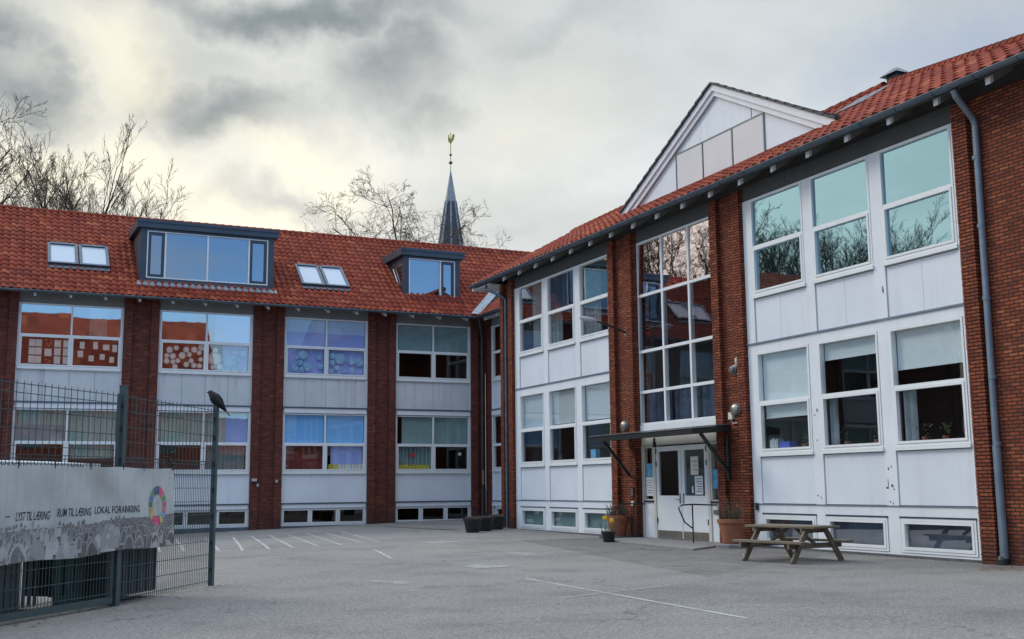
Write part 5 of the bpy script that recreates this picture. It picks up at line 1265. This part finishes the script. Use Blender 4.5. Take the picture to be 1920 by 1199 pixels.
# ------------------------------------------------------------------ bare trees
def grow_tree(seed, h, r0, spread, up, nch=(7, 6, 5, 5, 4), start=.70, minr=.010, tfrac=.80, d0=.40, dec=.60, wob=.12, levels=6):
    rnd = random.Random(seed); T = MB(); C = MB()
    def rv(): return Vector((rnd.gauss(0, 1), rnd.gauss(0, 1), rnd.gauss(0, 1)))
    def branch(p, d, L, r, lev):
        seg = (7, 6, 5, 4, 3, 3)[lev]; pts = [p.copy()]; rad = [r]; dd = d.copy(); q = p.copy()
        rend = max(minr*.5, r*(.38 if lev == 0 else .34))
        for i in range(seg):
            dd = (dd + rv()*(.018 if lev == 0 else wob) + Vector((0, 0, up*(.0 if lev == 0 else 1)))).normalized()
            q = q+dd*(L/seg); pts.append(q.copy()); rad.append(r+(rend-r)*(i+1)/seg)
        (T if lev == 0 else C).tube(pts, rad, 8 if lev == 0 else (6 if lev < 2 else (4 if lev < 3 else 3)), False)
        if lev >= levels-1: return
        n = nch[lev] + rnd.randint(-1, 1)
        for k in range(n):
            lo = start if lev == 0 else .16
            f = min(.985, lo+(1-lo)*(k+rnd.random()*.9)/n); x = f*seg; i = int(x); base = pts[i].lerp(pts[i+1], x-i); rr_ = rad[i]+(rad[i+1]-rad[i])*(x-i)
            dl = (pts[i+1]-pts[i]).normalized(); perp = dl.cross(rv()).normalized(); ang = spread*rnd.uniform(.55, 1.3)
            nd_ = (dl*math.cos(ang)+perp*math.sin(ang)).normalized()
            branch(base, nd_, L*(d0 if lev == 0 else dec)*rnd.uniform(.65, 1.15)*(1.12-.45*f if lev else 1.), max(minr, rr_*(.66 if lev < 2 else .55)), lev+1)
    branch(Vector((0, 0, -.3)), Vector((0, 0, 1)).normalized(), h*tfrac, r0, 0)
    return T, C
def top(TC): return max(p[2] for p in TC[1].v)
def tree(name, TC, x, y, lab, scale=1., rz=0., group=None, cat='tree'):
    t = thing(name, lab, cat, (x, y, 0), rz, group); t.scale = scale if isinstance(scale, tuple) else (scale,)*3
    if isinstance(TC, tuple): TC[0].build('trunk', 'bark', t, True, local=True); TC[1].build('crown', 'twig', t, local=True)
    return t
def at(px, dist):
    d = pdir(px, 600); d.z = 0; d.normalize(); return d.x*dist, d.y*dist
tA = grow_tree(3, 19.9, .30, .58, .07, (6, 5, 5, 4, 4), start=.74, d0=.40)
tB = grow_tree(8, 19.6, .30, .50, .08, (6, 5, 5, 4, 4), start=.74, d0=.40)
tC = grow_tree(15, 19.6, .26, .46, .09, (6, 5, 5, 4, 4), start=.72, d0=.39)
tD = grow_tree(21, 16.9, .25, .95, .0, (9, 7, 5, 5, 4), .80, .010, .86, .33, .62, .17)
x, y = at(28, 68); t1 = tree('bare_tree', tA, x, y, 'tall bare tree with wide crown at the far left edge of the skyline', (1.0, 1.0, 23.1/top(tA)))
x, y = at(92, 70); t2 = tree('bare_tree', tB, x, y, 'bare tree with low forked trunk second from the left above the roof', (1.0, 1.0, 23.2/top(tB)))
x, y = at(180, 69); t3 = tree('bare_tree', tC, x, y, 'slender upright bare tree third from the left above the roof', (1.05, 1.05, 23.0/top(tC)))
x, y = at(256, 67); t4 = copy_tree(t2); t4.location = (x, y, 0); t4.scale = (1.0, 1.0, 20.2/top(tB)); t4.rotation_euler.z = 2.0; t4['label'] = 'lowest bare tree, just left of the wide dormer'
x, y = at(762, 60); tree('bare_tree', tD, x, y, 'spreading bare tree between the second skylights and the spire', (1.0, 1.0, 18.5/top(tD)), .4)
x, y = at(618, 66); t6 = copy_tree(t3); t6.location = (x, y, 0); t6.scale = (.6, .6, 17.0/top(tC)); t6['label'] = 'small bare treetop left of the spreading tree'
x, y = at(885, 70); t7 = copy_tree(t1); t7.location = (x, y, 0); t7.scale = (.8, .8, 18.0/top(tA)); t7.rotation_euler.z = 1.; t7['label'] = 'low bare treetop behind the right side of the spire'
src = [t1, t2, t3]
rnd = random.Random(4); row = []
for k in range(26): x = -2.5-1.8*k; row.append((x+rnd.uniform(-.6, .6), rnd.uniform(53, 62), (21.5 if x > -9 else 19.9)*rnd.uniform(.95, 1.03)))
for k, (x, y, s) in enumerate(row):
    c = copy_tree(src[k % 3]); c.location = (x, y, 0); s /= top((tA, tB, tC)[k % 3]); c.scale = (s*1.15, s*1.15, s); c.rotation_euler.z = k*1.3; c['label'] = 'bare tree of the row mirrored in the upper panes of the right wing'; c['group'] = 'bare trees mirrored in the windows'

# ------------------------------------------------------------------ brick block behind the viewer, mirrored in the panes of the back wing
AB = thing('brick_block', 'tall red brick block mirrored in the panes of the back wing', 'building', (3, -30, 0))
m = MB(); m.box(-22, 20, -38, -25, -.5, 12); m.build('wall', 'brick', AB)
m = MB(); m.prism([(-22.5, -24.4, 11.8), (-22.5, -31.5, 18.6), (-22.5, -38.6, 11.8)], (43, 0, 0)); m.build('roof', 'roof_tile', AB)
for i in range(9):
    for z in (1.2, 4.6, 8.2):
        m = MB(); x = -19+i*4.3; m.box(x, x+1.6, -25.03, -24.97, z, z+1.9); m.build('window', 'slate_metal', AB)
LB = thing('brick_annexe', 'low red annexe mirrored in the lower panes of the back wing', 'building', (27, -30, 0))
m = MB(); m.box(20.2, 33, -36, -26, -.5, 5); m.build('wall', 'brick', LB)
m = MB(); m.prism([(20.2, -25.5, 4.9), (20.2, -31, 8.2), (20.2, -36.5, 4.9)], (13, 0, 0)); m.build('roof', 'roof_tile', LB)

# ------------------------------------------------------------------ render settings
sc.render.engine = 'CYCLES'
sc.cycles.max_bounces = 8; sc.cycles.transparent_max_bounces = 12
sc.render.film_transparent = False
